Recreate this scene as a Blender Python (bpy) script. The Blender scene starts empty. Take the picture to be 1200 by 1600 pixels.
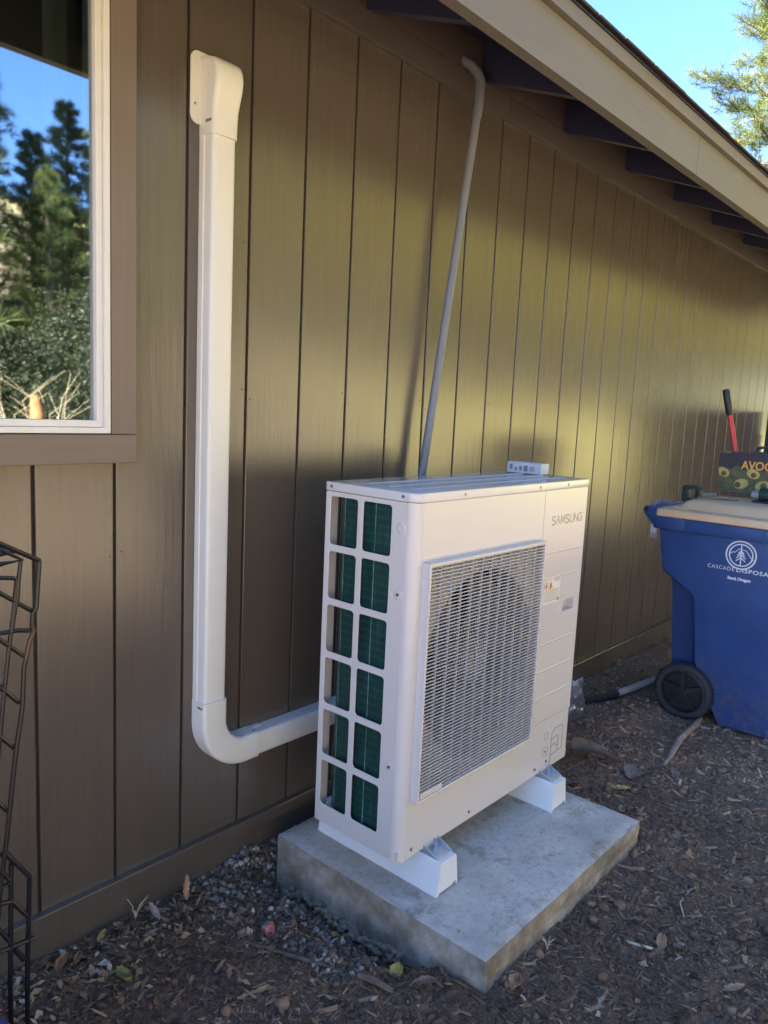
import bpy, bmesh, math, random
import numpy as np
from mathutils import Vector, Matrix
R = math.radians
random.seed(7); RNG = np.random.default_rng(7)
SC = bpy.context.scene; COL = SC.collection

# ------------------------------------------------------------------ camera
cam_d = bpy.data.cameras.new('camera'); cam = bpy.data.objects.new('camera', cam_d); COL.objects.link(cam)
F_, YAW, PITCH, ROLL = 1184.93, .8536, -.1386, .0476
fw = Vector((math.sin(YAW)*math.cos(PITCH), math.cos(YAW)*math.cos(PITCH), math.sin(PITCH)))
rt = Vector((math.cos(YAW), -math.sin(YAW), 0)); up = rt.cross(fw)
r2 = math.cos(ROLL)*rt + math.sin(ROLL)*up; u2 = -math.sin(ROLL)*rt + math.cos(ROLL)*up
M = Matrix((r2, u2, -fw)).transposed().to_4x4(); M.translation = Vector((-.6818, -1.7531, 1.4247))
cam.matrix_world = M
cam_d.sensor_fit = 'VERTICAL'; cam_d.sensor_height = 24; cam_d.lens = F_/1600*24
cam_d.clip_start = .05; cam_d.clip_end = 600
SC.camera = cam
# ------------------------------------------------------------------ sky and sun
SUN_AZ, SUN_EL = R(-58), R(29)
w = bpy.data.worlds.new('World'); SC.world = w; w.use_nodes = True
sk = w.node_tree.nodes.new('ShaderNodeTexSky'); sk.sky_type = 'NISHITA'; sk.sun_disc = False
sk.sun_elevation = SUN_EL; sk.sun_rotation = SUN_AZ
sk.altitude = 1100; sk.air_density = .65; sk.dust_density = 0; sk.ozone_density = 6.0
bg = w.node_tree.nodes['Background']; bg.inputs[1].default_value = .072
w.node_tree.links.new(sk.outputs[0], bg.inputs[0])
sd = bpy.data.lights.new('sun', 'SUN'); sd.energy = 5.0; sd.angle = R(.53); sd.color = (1, .93, .82)
so = bpy.data.objects.new('sun', sd); COL.objects.link(so)
sdir = Vector((math.sin(SUN_AZ)*math.cos(SUN_EL), math.cos(SUN_AZ)*math.cos(SUN_EL), math.sin(SUN_EL)))
so.rotation_euler = sdir.to_track_quat('Z', 'Y').to_euler(); so.location = (0, 5, 12)
vs = SC.view_settings; vs.view_transform = 'Standard'; vs.look = 'None'; vs.gamma = 1; vs.use_curve_mapping = False
vs.exposure = 3.75

# ------------------------------------------------------------------ materials
def rgb(c): return (c[0], c[1], c[2], 1)
class NT:
    def __init__(s, name):
        s.m = bpy.data.materials.new(name); s.m.use_nodes = True; s.t = s.m.node_tree
        s.b = s.t.nodes['Principled BSDF']; s.out = s.t.nodes['Material Output']
    def n(s, typ, **kw):
        x = s.t.nodes.new('ShaderNode'+typ)
        for k, v in kw.items():
            if k.startswith('i_'): x.inputs[k[2:].replace('_', ' ')].default_value = v
            else: setattr(x, k, v)
        return x
    def l(s, a, b): s.t.links.new(a, b)
    def coord(s, scale=(1, 1, 1), rnd=0, kind='Object'):
        tc = s.n('TexCoord'); mp = s.n('Mapping'); mp.inputs['Scale'].default_value = scale
        s.l(tc.outputs[kind], mp.inputs['Vector'])
        if rnd:
            oi = s.n('ObjectInfo'); mu = s.n('Math', operation='MULTIPLY'); mu.inputs[1].default_value = rnd
            s.l(oi.outputs['Random'], mu.inputs[0]); cb = s.n('CombineXYZ')
            for k in range(3): s.l(mu.outputs[0], cb.inputs[k])
            s.l(cb.outputs[0], mp.inputs['Location'])
        return mp.outputs[0]
    def noise(s, vec, scale, detail=4, rough=.55):
        x = s.n('TexNoise'); x.inputs['Scale'].default_value = scale; x.inputs['Detail'].default_value = detail
        x.inputs['Roughness'].default_value = rough; s.l(vec, x.inputs['Vector']); return x.outputs['Fac']
    def ramp(s, fac, stops):
        x = s.n('ValToRGB'); e = x.color_ramp.elements
        while len(e) < len(stops): e.new(.5)
        for k, (p, c) in enumerate(stops):
            e[k].position = p; e[k].color = rgb(c) if len(c) == 3 else c
        s.l(fac, x.inputs[0]); return x.outputs[0]
    def mix(s, f, a, b, blend='MIX'):
        x = s.n('MixRGB', blend_type=blend)
        for k, v in ((0, f), (1, a), (2, b)):
            if hasattr(v, 'is_linked'): s.l(v, x.inputs[k])
            else: x.inputs[k].default_value = rgb(v) if isinstance(v, tuple) else v
        return x.outputs[0]
    def bump(s, h, strength=.3, dist=.002, prev=None):
        x = s.n('Bump'); x.inputs['Strength'].default_value = strength; x.inputs['Distance'].default_value = dist
        s.l(h, x.inputs['Height'])
        if prev is not None: s.l(prev, x.inputs['Normal'])
        s.l(x.outputs[0], s.b.inputs['Normal']); return x.outputs[0]
    def col(s, c):
        if isinstance(c, tuple): s.b.inputs['Base Color'].default_value = rgb(c)
        else: s.l(c, s.b.inputs['Base Color'])
    def set(s, **kw):
        for k, v in kw.items():
            k = k.replace('_', ' ')
            if hasattr(v, 'is_linked'): s.l(v, s.b.inputs[k])
            else: s.b.inputs[k].default_value = v

def simple(name, c, rough=.5, metal=0, var=.08, vscale=12, bump=0, bscale=200, bdist=.001, **kw):
    t = NT(name); v = t.coord()
    f = t.noise(v, vscale)
    lo = tuple(x*(1-var) for x in c); hi = tuple(min(1, x*(1+var)) for x in c)
    t.col(t.ramp(f, [(.3, lo), (.7, hi)])); t.set(Roughness=rough, Metallic=metal, **kw)
    if bump: t.bump(t.noise(v, bscale, 3), bump, bdist)
    return t.m

PAINT = (.108, .089, .070)
def paint_mat(name, c, rough=.36, grain=1.0, horizontal=False, spec=.5):
    t = NT(name)
    sc = (3, 60, 60) if horizontal else (60, 60, 3)
    v = t.coord(sc, 40, ); v2 = t.coord((1, 1, 1), 23)
    a = t.noise(v, 1.0, 5, .6); b_ = t.noise(v2, 3, 4); c_ = t.noise(v2, 90, 1)
    base = t.mix(t.ramp(b_, [(.25, (0, 0, 0)), (.75, (1, 1, 1))]), tuple(x*.93 for x in c), tuple(x*1.07 for x in c))
    vc = t.coord((170, 170, 7) if not horizontal else (7, 170, 170), 31); pw = t.n('Math', operation='POWER'); pw.inputs[1].default_value = 7; t.l(t.noise(vc, 1.0, 2, .5), pw.inputs[0]); pits = pw.outputs[0]
    base = t.mix(t.ramp(t.noise(v, 1.3, 4, .65), [(.35, (0, 0, 0)), (.80, (.5, .5, .5))]), base, tuple(x*.72 for x in c))
    if not horizontal:      # weather checks in the board faces, mostly on the older boards down the wall
        gp = t.n('NewGeometry'); gx_ = t.n('SeparateXYZ'); t.l(gp.outputs['Position'], gx_.inputs[0]); mr = t.n('MapRange'); mr.inputs[1].default_value = 1.2; mr.inputs[2].default_value = 2.1; mr.inputs[3].default_value = .25; t.l(gx_.outputs[0], mr.inputs[0])
        ck = t.ramp(t.noise(t.coord((130, 130, 4.5), 17), 1.0, 3, .6), [(.60, (0, 0, 0)), (.70, (1, 1, 1))]); pits = t.mix(1, ck, mr.outputs[0], 'MULTIPLY')
        base = t.mix(t.mix(1, pits, (.45, .45, .45), 'MULTIPLY'), base, tuple(x*.45 for x in c))
    t.col(base)
    rr = t.ramp(t.noise(v2, 4, 2), [(.2, (rough-.025,)*3), (.8, (rough+.025,)*3)])
    t.set(Roughness=rr, **{'Specular_IOR_Level': spec})
    wob = t.noise(v2, 7, 2)
    n1 = t.bump(a, .55*grain, .0012)
    n2 = t.bump(c_, .07*grain, .0008, n1)
    t.bump(pits, -.7*grain, .0016, n2)
    return t.m
M_SIDING = paint_mat('brown_siding_paint', PAINT, .235, spec=1.0)
M_TRIM = paint_mat('brown_trim_paint', (.11, .08, .055), .5, 1.2, True)
M_CASING = paint_mat('tan_casing_paint', (.19, .150, .122), .5, .8)
M_CASINGH = paint_mat('tan_sill_paint', (.19, .150, .122), .5, .8, True)
M_FRIEZE = paint_mat('brown_frieze_paint', (.105, .083, .076), .5, 1.8, True)
M_FASCIA = paint_mat('beige_fascia_paint', (.180, .163, .132), .6, 1.5, True)
M_RAFTER = paint_mat('eave_shade_rafter', (.032, .037, .085), .5, 1.0, True)  # bluish shade of the eave is put into this navy colour
M_GROOVE = simple('groove_dark_paint', (.045, .032, .022), .7)
M_SHINGLE = simple('brown_shingle', (.06, .045, .038), .95, bump=.8, bscale=300, var=.4, vscale=60)
M_DECK = simple('soffit_deck', (.03, .036, .085), .8, var=.2, bump=.4, bscale=60)  # navy carries the eave's shade in the deck colour too
M_VINYL = simple('white_vinyl', (.74, .73, .70), .35, var=.03)
M_COVER = simple('ivory_plastic_cover', (.73, .72, .66), .38, var=.02, bump=.05, bscale=900, bdist=.0003)
M_PVC = simple('grey_conduit', (.19, .21, .24), .5, var=.06)
M_UNIT = simple('cream_enamel', (.62, .585, .55), .13, var=.015, vscale=4)
M_UNITDK = simple('cool_grey_plastic_grille', (.47, .47, .50), .4, var=.02)
M_LID = simple('cream_lid_enamel', (.60, .59, .58), .12, var=.015, vscale=4)
M_SCREW = simple('steel_screw', (.25, .23, .22), .4, .8)
M_ZINC = simple('zinc_bolt', (.50, .62, .75), .28, .9)
M_RISER = simple('white_riser_plastic', (.72, .75, .75), .4, var=.02)
M_BLACK = simple('black_plastic', (.018, .019, .021), .45, var=.2)
M_INNER = simple('dark_cavity', (.02, .02, .024), .8)
M_FANBL = simple('grey_fan_plastic', (.36, .37, .40), .45)
M_BLUE = simple('blue_bin_plastic', (.022, .062, .20), .42, var=.12, vscale=5, bump=.1, bscale=500)
_t = NT('blue_bin_shell'); _v = _t.coord(); _b = _t.ramp(_t.noise(_v, 5, 3), [(.3, (.019, .054, .175)), (.7, (.026, .070, .22))])
_sx = _t.n('SeparateXYZ'); _t.l(_v, _sx.inputs[0]); _mr = _t.n('MapRange'); _mr.inputs[1].default_value = .42; _mr.inputs[2].default_value = 0; _mr.inputs[4].default_value = .55; _t.l(_sx.outputs[2], _mr.inputs[0])
_d = _t.mix(1, _mr.outputs[0], _t.ramp(_t.noise(_v, 26, 5, .7), [(.42, (.1, .1, .1)), (.7, (1, 1, 1))]), 'MULTIPLY'); _t.col(_t.mix(_d, _b, (.20, .15, .11))); _t.set(Roughness=_t.ramp(_t.noise(_v, 14, 4), [(.3, (.36, .36, .36)), (.7, (.55, .55, .55))])); _t.bump(_t.noise(_v, 350, 2), .12, .001); M_BLUE = _t.m
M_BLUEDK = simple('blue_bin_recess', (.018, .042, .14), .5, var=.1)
M_TAN = simple('tan_lid_plastic', (.66, .46, .26), .5, var=.05)
M_RUBBER = simple('black_rubber', (.032, .032, .036), .7, bump=.3)
M_PRINTW = simple('white_print', (.72, .74, .76), .5)
M_PRINTG = simple('grey_print', (.24, .21, .18), .5)
M_PRINTL = simple('dark_line_print', (.10, .085, .075), .5)
M_LOGO = simple('taupe_logo_print', (.36, .315, .265), .4)
M_PRINTK = simple('black_print', (.03, .03, .03), .5)
M_GOLD = simple('gold_print', (.75, .38, .06), .5)
M_CARD = simple('black_printed_card', (.035, .028, .035), .5)
M_CARDIN = simple('brown_card', (.42, .30, .19), .8)
M_AVO = simple('avocado_flesh_print', (.42, .38, .10), .5, var=.25, vscale=20)
M_AVOSK = simple('avocado_skin_print', (.10, .11, .03), .5, var=.3, vscale=20)
M_PIT = simple('avocado_pit_print', (.16, .06, .03), .5, var=.3, vscale=30)
M_RED = simple('red_handle_paint', (.55, .04, .04), .35)
M_SILV = simple('galvanised_bracket', (.55, .62, .66), .35, .7)
M_LEATHER = simple('brown_leather', (.20, .12, .075), .6, bump=.4)
M_GREEN = simple('dark_green_plastic', (.012, .035, .03), .45)
M_WIRE = NT('coated_wire')
_v = M_WIRE.coord(); M_WIRE.col(M_WIRE.ramp(M_WIRE.noise(_v, 9, 3), [(.64, (.006, .007, .011)), (.70, (.06, .028, .020))])); M_WIRE.set(Roughness=.35); M_WIRE = M_WIRE.m
M_PIPEK = simple('black_hose', (.02, .02, .024), .45)
M_PIPEG = simple('grey_hose_end', (.33, .31, .29), .7, var=.2)
M_WOOD = simple('weathered_wood', (.30, .23, .18), .9, var=.3, vscale=30, bump=.6)
M_BARK = simple('tree_bark', (.09, .06, .045), .95, var=.4, vscale=9, bump=1, bscale=30, bdist=.02)
M_STUMP = simple('orange_stump', (.34, .15, .06), .9, var=.3, vscale=14)
M_STRAW = simple('dry_straw', (.62, .50, .32), .8, var=.2)
M_LABEL = simple('sticker_paper', (.70, .68, .66), .4)
M_AMBER = simple('amber_warning', (.78, .42, .04), .4)
M_REDPR = simple('red_print', (.6, .10, .08), .4)
M_PALEBOX = simple('pale_blue_card', (.55, .57, .62), .45)
M_MAUVE = simple('mauve_plastic', (.22, .20, .23), .55)
M_BLUEBAG = simple('navy_fabric', (.03, .035, .20), .8, bump=.5, bscale=400)
M_FENCE = simple('dark_fence_stain', (.03, .026, .026), .7, var=.2)
M_ROOM = simple('interior_paint', (.20, .20, .18), .9)
M_CURT = simple('grey_curtain', (.42, .46, .42), .9)

def concrete():
    t = NT('concrete'); v = t.coord()
    a = t.noise(v, 5, 5); b_ = t.noise(v, 60, 4, .7); c_ = t.noise(v, 18, 3)
    base = t.ramp(a, [(.3, (.42, .38, .32)), (.7, (.66, .61, .53))])
    base = t.mix(t.ramp(b_, [(.45, (0, 0, 0)), (.75, (.55, .55, .55))]), base, (.29, .265, .23))
    # damp dirt on the lower sides
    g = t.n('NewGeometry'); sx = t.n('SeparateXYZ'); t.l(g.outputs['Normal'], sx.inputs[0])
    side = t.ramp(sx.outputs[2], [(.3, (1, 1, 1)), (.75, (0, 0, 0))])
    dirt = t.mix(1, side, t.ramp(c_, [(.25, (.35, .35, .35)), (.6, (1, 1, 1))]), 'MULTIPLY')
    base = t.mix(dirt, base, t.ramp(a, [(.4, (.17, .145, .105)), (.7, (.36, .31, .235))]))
    vo = t.n('TexVoronoi'); vo.inputs['Scale'].default_value = 22; t.l(v, vo.inputs['Vector'])
    pit = t.ramp(vo.outputs['Distance'], [(.05, (1, 1, 1)), (.11, (0, 0, 0))])
    base = t.mix(t.mix(1, pit, t.ramp(c_, [(.5, (0, 0, 0)), (.6, (.8, .8, .8))]), 'MULTIPLY'), base, (.12, .10, .08))
    st_ = t.ramp(t.noise(v, 9, 6, .75), [(.53, (0, 0, 0)), (.66, (.8, .8, .8))]); base = t.mix(st_, base, (.27, .225, .17))
    sp_ = t.ramp(t.noise(v, 170, 2), [(.70, (0, 0, 0)), (.74, (1, 1, 1))]); base = t.mix(sp_, base, (.10, .07, .05))
    t.col(base); t.set(Roughness=.85)
    n1 = t.bump(b_, .8, .004); t.bump(pit, -.7, .004, n1)
    return t.m
M_CONC = concrete()
def ground_mat():
    t = NT('mulch_soil'); v = t.coord()
    a = t.noise(v, 2.2, 5); b_ = t.noise(v, 70, 6, .75); c_ = t.noise(v, 260, 3, .7)
    soil = t.ramp(b_, [(.3, (.055, .031, .018)), (.5, (.21, .122, .072)), (.72, (.42, .265, .16))])
    soil = t.mix(t.ramp(a, [(.4, (0, 0, 0)), (.75, (.55, .55, .55))]), soil, (.10, .072, .052))
    sx = t.n('SeparateXYZ'); t.l(v, sx.inputs[0])
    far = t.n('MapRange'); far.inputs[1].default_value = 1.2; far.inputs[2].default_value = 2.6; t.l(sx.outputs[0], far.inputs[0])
    soil = t.mix(t.mix(1, far.outputs[0], t.ramp(t.noise(v, 1.6, 4), [(.4, (.1, .1, .1)), (.6, (.8, .8, .8))]), 'MULTIPLY'), soil, (.27, .175, .11))  # paler soil to the right: a sun patch painted into the colour
    # dry lawn past the beds
    grass = t.ramp(t.noise(v, 1.1, 6, .7), [(.3, (.20, .20, .055)), (.5, (.38, .34, .11)), (.75, (.50, .43, .19))])
    straw = t.ramp(t.noise(v, 1.4, 6, .7), [(.3, (.13, .11, .06)), (.55, (.28, .23, .15)), (.8, (.40, .33, .24))])
    gx = t.n('MapRange'); gx.inputs[1].default_value = 7; gx.inputs[2].default_value = 12; t.l(sx.outputs[0], gx.inputs[0]); grass = t.mix(gx.outputs[0], straw, grass)
    ad = t.n('Math', operation='MULTIPLY_ADD'); ad.inputs[1].default_value = 1.5; t.l(a, ad.inputs[0]); t.l(sx.outputs[1], ad.inputs[2])
    m = t.n('MapRange'); m.inputs[1].default_value = -2.6; m.inputs[2].default_value = -3.6; t.l(ad.outputs[0], m.inputs[0])
    t.col(t.mix(m.outputs[0], soil, grass)); t.set(Roughness=.95)
    n1 = t.bump(b_, .8, .012); t.bump(c_, .6, .004, n1)
    return t.m
M_GROUND = ground_mat()
def attr_mat(name, stops, rough=.85, trans=0):
    t = NT(name); a = t.n('Attribute', attribute_name='rnd'); c = t.ramp(a.outputs['Fac'], stops); t.col(c); t.set(Roughness=rough)
    if trans:
        tr = t.n('BsdfTranslucent'); t.l(c, tr.inputs[0]); mx = t.n('MixShader'); mx.inputs[0].default_value = trans
        t.l(t.b.outputs[0], mx.inputs[1]); t.l(tr.outputs[0], mx.inputs[2]); t.l(mx.outputs[0], t.out.inputs[0])
    return t.m
M_CHIP = attr_mat('mulch_chip', [(0, (.042, .024, .014)), (.32, (.175, .100, .058)), (.62, (.35, .215, .125)), (.88, (.50, .335, .205)), (1, (.62, .50, .37))])
M_GRAVEL = attr_mat('gravel_stone', [(0, (.05, .038, .03)), (.5, (.13, .11, .09)), (.85, (.27, .235, .19)), (1, (.48, .41, .32))])
M_LITTER = attr_mat('leaf_litter', [(0, (.10, .06, .035)), (.5, (.30, .17, .09)), (.8, (.42, .30, .14)), (1, (.55, .48, .38))], .7, .2)
M_NEEDLE = attr_mat('pine_needle', [(0, (.035, .055, .015)), (.5, (.08, .11, .028)), (1, (.20, .22, .06))], .6, .35)
M_LEAFYG = attr_mat('yellow_green_leaf', [(0, (.12, .13, .025)), (.5, (.26, .25, .05)), (1, (.46, .40, .10))], .6, .4)
M_DARKL = attr_mat('dark_shrub_leaf', [(0, (.012, .018, .008)), (.6, (.03, .04, .015)), (1, (.09, .10, .04))], .6, .2)
def leafm(name, c): return simple(name, c, .65, var=.3, vscale=60, bump=.5, bscale=120)
M_LTAN = leafm('tan_dry_leaf', (.36, .22, .13)); M_LORG = leafm('orange_dry_leaf', (.42, .20, .09)); M_LYEL = leafm('yellow_leaf', (.50, .35, .10))
M_LGRY = leafm('grey_leaf', (.28, .25, .24)); M_LRED = leafm('red_leaf', (.50, .14, .13)); M_LOLV = leafm('olive_leaf', (.20, .19, .07)); M_LBRN = leafm('brown_leaf', (.20, .11, .075))
def glass_mat():
    t = NT('coated_window_glass'); t.t.nodes.remove(t.b)
    g = t.n('BsdfGlossy'); g.inputs['Roughness'].default_value = .022; g.inputs['Color'].default_value = (.86, .92, .95, 1)
    tr = t.n('BsdfTransparent'); tr.inputs[0].default_value = (.55, .62, .60, 1)
    v = t.coord(); bm_ = t.n('Bump'); bm_.inputs['Strength'].default_value = .03; bm_.inputs['Distance'].default_value = .01
    t.l(t.noise(v, 2.5, 1), bm_.inputs['Height']); t.l(bm_.outputs[0], g.inputs['Normal'])
    mx = t.n('MixShader'); mx.inputs[0].default_value = .30
    t.l(tr.outputs[0], mx.inputs[1]); t.l(g.outputs[0], mx.inputs[2]); t.l(mx.outputs[0], t.out.inputs[0]); return t.m
M_GLASS = glass_mat()
def bag_mat():
    t = NT('clear_plastic_film'); t.t.nodes.remove(t.b)
    g = t.n('BsdfGlossy'); g.inputs['Roughness'].default_value = .35; g.inputs['Color'].default_value = (.8, .85, .9, 1)
    d = t.n('BsdfTranslucent'); d.inputs[0].default_value = (.6, .65, .7, 1)
    tr = t.n('BsdfTransparent'); tr.inputs[0].default_value = (.9, .93, .95, 1)
    a = t.n('MixShader'); a.inputs[0].default_value = .6; t.l(g.outputs[0], a.inputs[1]); t.l(d.outputs[0], a.inputs[2])
    b = t.n('MixShader'); b.inputs[0].default_value = .25; t.l(a.outputs[0], b.inputs[1]); t.l(tr.outputs[0], b.inputs[2])
    t.l(b.outputs[0], t.out.inputs[0]); return t.m
M_BAG = bag_mat()
def coil_mat():
    t = NT('teal_coil_fins'); v = t.coord((1, 1, 1)); sx = t.n('SeparateXYZ'); t.l(v, sx.inputs[0])
    n = t.noise(t.coord((70, 70, 12)), 1, 6, .8); n2 = t.noise(t.coord((1, 1, 60)), 1, 4)
    c = t.ramp(n, [(.3, (.004, .030, .030)), (.6, (.010, .070, .062)), (.80, (.09, .26, .21))])
    t.col(t.mix(t.ramp(n2, [(.55, (0, 0, 0)), (.7, (.4, .4, .4))]), c, (.008, .045, .042))); t.set(Roughness=.4, Metallic=.3)
    t.b.inputs['Roughness'].default_value = .32
    w_ = t.n('TexWave', bands_direction='Z'); w_.inputs['Scale'].default_value = 300; t.l(v, w_.inputs['Vector']); t.bump(w_.outputs['Fac'], .3, .001)
    w2 = t.n('TexWave', bands_direction='Z'); w2.inputs['Scale'].default_value = 14; w2.inputs['Distortion'].default_value = .6; t.l(v, w2.inputs['Vector']); prv = t.b.inputs['Base Color'].links[0].from_socket
    t.col(t.mix(t.ramp(w2.outputs['Fac'], [(.0, (.22, .22, .22)), (.35, (0, 0, 0))]), prv, (.05, .17, .145)))
    return t.m
M_COIL = coil_mat()
M_COILE = simple('coil_edge_teal', (.16, .33, .30), .5, .2, var=.6, vscale=30)

# ------------------------------------------------------------------ helpers
def link(name, me, mat=None, parent=None, loc=None, rot=None):
    o = bpy.data.objects.new(name, me); COL.objects.link(o)
    if mat is not None and me is not None and len(me.materials) == 0: me.materials.append(mat)
    if parent is not None: o.parent = parent
    if loc is not None: o.location = loc
    if rot is not None: o.rotation_euler = rot
    return o
def tag(o, label, cat, group=None):
    o['label'] = label; o['category'] = cat
    if group: o['group'] = group
    return o
def thing(name, label, cat, loc=(0, 0, 0), rot=(0, 0, 0), group=None):
    o = bpy.data.objects.new(name, None); COL.objects.link(o); o.location = loc; o.rotation_euler = rot; o.empty_display_size = .1
    return tag(o, label, cat, group)
def bm_new(): return bmesh.new()
def finish(bm, name, mat, parent=None, smooth=False, loc=None, rot=None):
    bmesh.ops.recalc_face_normals(bm, faces=bm.faces)
    me = bpy.data.meshes.new(name); bm.to_mesh(me); bm.free()
    if smooth:
        for p in me.polygons: p.use_smooth = True
        try: me.set_sharp_from_angle(angle=R(40))
        except Exception: pass
    return link(name, me, mat, parent, loc, rot)
def box(bm, lo, hi, bev=0, seg=2):
    r = bmesh.ops.create_cube(bm, size=1); vv = r['verts']
    for v in vv:
        for k in range(3): v.co[k] = (lo[k]+hi[k])/2 + v.co[k]*(hi[k]-lo[k])
    if bev:
        es = list({e for v in vv for e in v.link_edges})
        bmesh.ops.bevel(bm, geom=es, offset=bev, segments=seg, profile=.5, affect='EDGES')
def prism(bm, pts, a, b, axis='z', bev=0):
    """polygon pts (2-D) extruded from a to b along axis; x: pts=(y,z), y: pts=(x,z), z: pts=(x,y)"""
    def P(p, t): return (p[0], p[1], t) if axis == 'z' else ((t, p[0], p[1]) if axis == 'x' else (p[0], t, p[1]))
    A = [bm.verts.new(P(p, a)) for p in pts]; B = [bm.verts.new(P(p, b)) for p in pts]; n = len(pts)
    fs = [bm.faces.new(A), bm.faces.new(B[::-1])]
    for k in range(n): fs.append(bm.faces.new((A[k], B[k], B[(k+1) % n], A[(k+1) % n])))
    if bev:
        es = [e for f in fs[:2] for e in f.edges]
        bmesh.ops.bevel(bm, geom=es, offset=bev, segments=2, profile=.5, affect='EDGES')
def loft(bm, rings, cap=True):
    Vs = [[bm.verts.new(p) for p in r] for r in rings]; n = len(rings[0])
    for a, b in zip(Vs, Vs[1:]):
        for k in range(n): bm.faces.new((a[k], a[(k+1) % n], b[(k+1) % n], b[k]))
    if cap: bm.faces.new(Vs[0][::-1]); bm.faces.new(Vs[-1])
def tube(bm, pts, r, n=10, closed=False, cap=True):
    pts = [Vector(p) for p in pts]; rings = []; prev = None
    rr = r if isinstance(r, (list, tuple)) else [r]*len(pts)
    for k, p in enumerate(pts):
        if closed: d = pts[(k+1) % len(pts)] - pts[k-1]
        else: d = pts[min(k+1, len(pts)-1)] - pts[max(k-1, 0)]
        d.normalize()
        if prev is None:
            a = Vector((0, 0, 1)) if abs(d.z) < .9 else Vector((1, 0, 0)); u = d.cross(a).normalized()
        else: u = (prev - d*prev.dot(d)).normalized()
        prev = u; v = d.cross(u)
        rings.append([p + (u*math.cos(t)+v*math.sin(t))*rr[k] for t in [2*math.pi*j/n for j in range(n)]])
    if closed: loft(bm, rings+[rings[0]], False)
    else: loft(bm, rings, cap)
def cyl(bm, c, axis, r, h, n=24, r2=None):
    c = Vector(c); ax = Vector(axis).normalized(); tube(bm, [c, c+ax*h], [r, r if r2 is None else r2], n)
def rrect(cx, cy, w_, h_, r, n=5):
    o = []
    for sx, sy, a0 in ((1, 1, 0), (-1, 1, 90), (-1, -1, 180), (1, -1, 270)):
        for k in range(n+1):
            a = R(a0+90*k/n); o.append((cx+sx*(w_/2-r)+r*math.cos(a), cy+sy*(h_/2-r)+r*math.sin(a)))
    return o
def circ(cx, cy, r, n=48): return [(cx+r*math.cos(2*math.pi*k/n), cy+r*math.sin(2*math.pi*k/n)) for k in range(n)]
def fill2d(loops, ext, bev=0):
    cu = bpy.data.curves.new('outline', 'CURVE'); cu.dimensions = '2D'; cu.fill_mode = 'BOTH'; cu.extrude = ext/2; cu.bevel_depth = bev; cu.bevel_resolution = 1; cu.offset = -bev
    for L in loops:
        s = cu.splines.new('POLY'); s.points.add(len(L)-1); s.use_cyclic_u = True
        for p, q in zip(s.points, L): p.co = (q[0], q[1], 0, 1)
    o = bpy.data.objects.new('outline', cu); me = bpy.data.meshes.new_from_object(o)
    bpy.data.objects.remove(o); bpy.data.curves.remove(cu); return me
def text_mesh(s, size, ext=.0006, align='LEFT', bold=0, space=1.0):
    cu = bpy.data.curves.new('lettering', 'FONT'); cu.body = s; cu.size = size; cu.extrude = ext/2; cu.align_x = align; cu.offset = bold; cu.space_character = space
    cu.resolution_u = 3
    o = bpy.data.objects.new('lettering', cu); me = bpy.data.meshes.new_from_object(o)
    bpy.data.objects.remove(o); bpy.data.curves.remove(cu); return me
def place2d(me, name, mat, parent, origin, xa, ya):
    xa = Vector(xa).normalized(); ya = Vector(ya).normalized(); za = xa.cross(ya)
    m = Matrix((xa, ya, za)).transposed().to_4x4(); m.translation = Vector(origin); me.transform(m)
    return link(name, me, mat, parent)
def arc(c, r, a0, a1, n, plane='xz', const=0):
    o = []
    for k in range(n+1):
        a = R(a0+(a1-a0)*k/n); p, q = c[0]+r*math.cos(a), c[1]+r*math.sin(a)
        o.append((p, const, q) if plane == 'xz' else ((const, p, q) if plane == 'yz' else (p, q, const)))
    return o

# value noise in numpy
def vnoise(x, y, seed):
    g = np.random.default_rng(seed).random((256, 256))
    xi = np.floor(x).astype(int); yi = np.floor(y).astype(int); fx = x-xi; fy = y-yi
    fx = fx*fx*(3-2*fx); fy = fy*fy*(3-2*fy); a = lambda i, j: g[(xi+i) % 256, (yi+j) % 256]
    return (a(0, 0)*(1-fx)+a(1, 0)*fx)*(1-fy)+(a(0, 1)*(1-fx)+a(1, 1)*fx)*fy - .5
def ground_h(x, y):
    x = np.asarray(x, float); y = np.asarray(y, float)
    h = .018 + .022*vnoise(x*2.3, y*2.3, 1)+.020*vnoise(x*7, y*7, 2)+.016*vnoise(x*19, y*19, 3)+.011*vnoise(x*43, y*43, 4)
    h = h + .05*np.exp(-((x-2.25)**2/.25+(y+.35)**2/.06))
    h = h - .085*np.exp(-(np.clip(.76-x, 0, None)/.085)**2)*np.exp(-(np.clip(x-.86, 0, None)/.04)**2)/(1+np.exp((y+.07)/.012))/(1+np.exp((-.70-y)/.035))
    yy = np.clip(-y-5.2, 0, None); h = h + np.clip(yy/3, 0, 1)*(.42*np.minimum(yy, 16)+.25*vnoise(x*.35+80, y*.35+80, 7)+.10*vnoise(x*1.3+80, y*1.3+80, 8)) + .03*np.clip(yy-16, 0, None)
    return h

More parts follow.
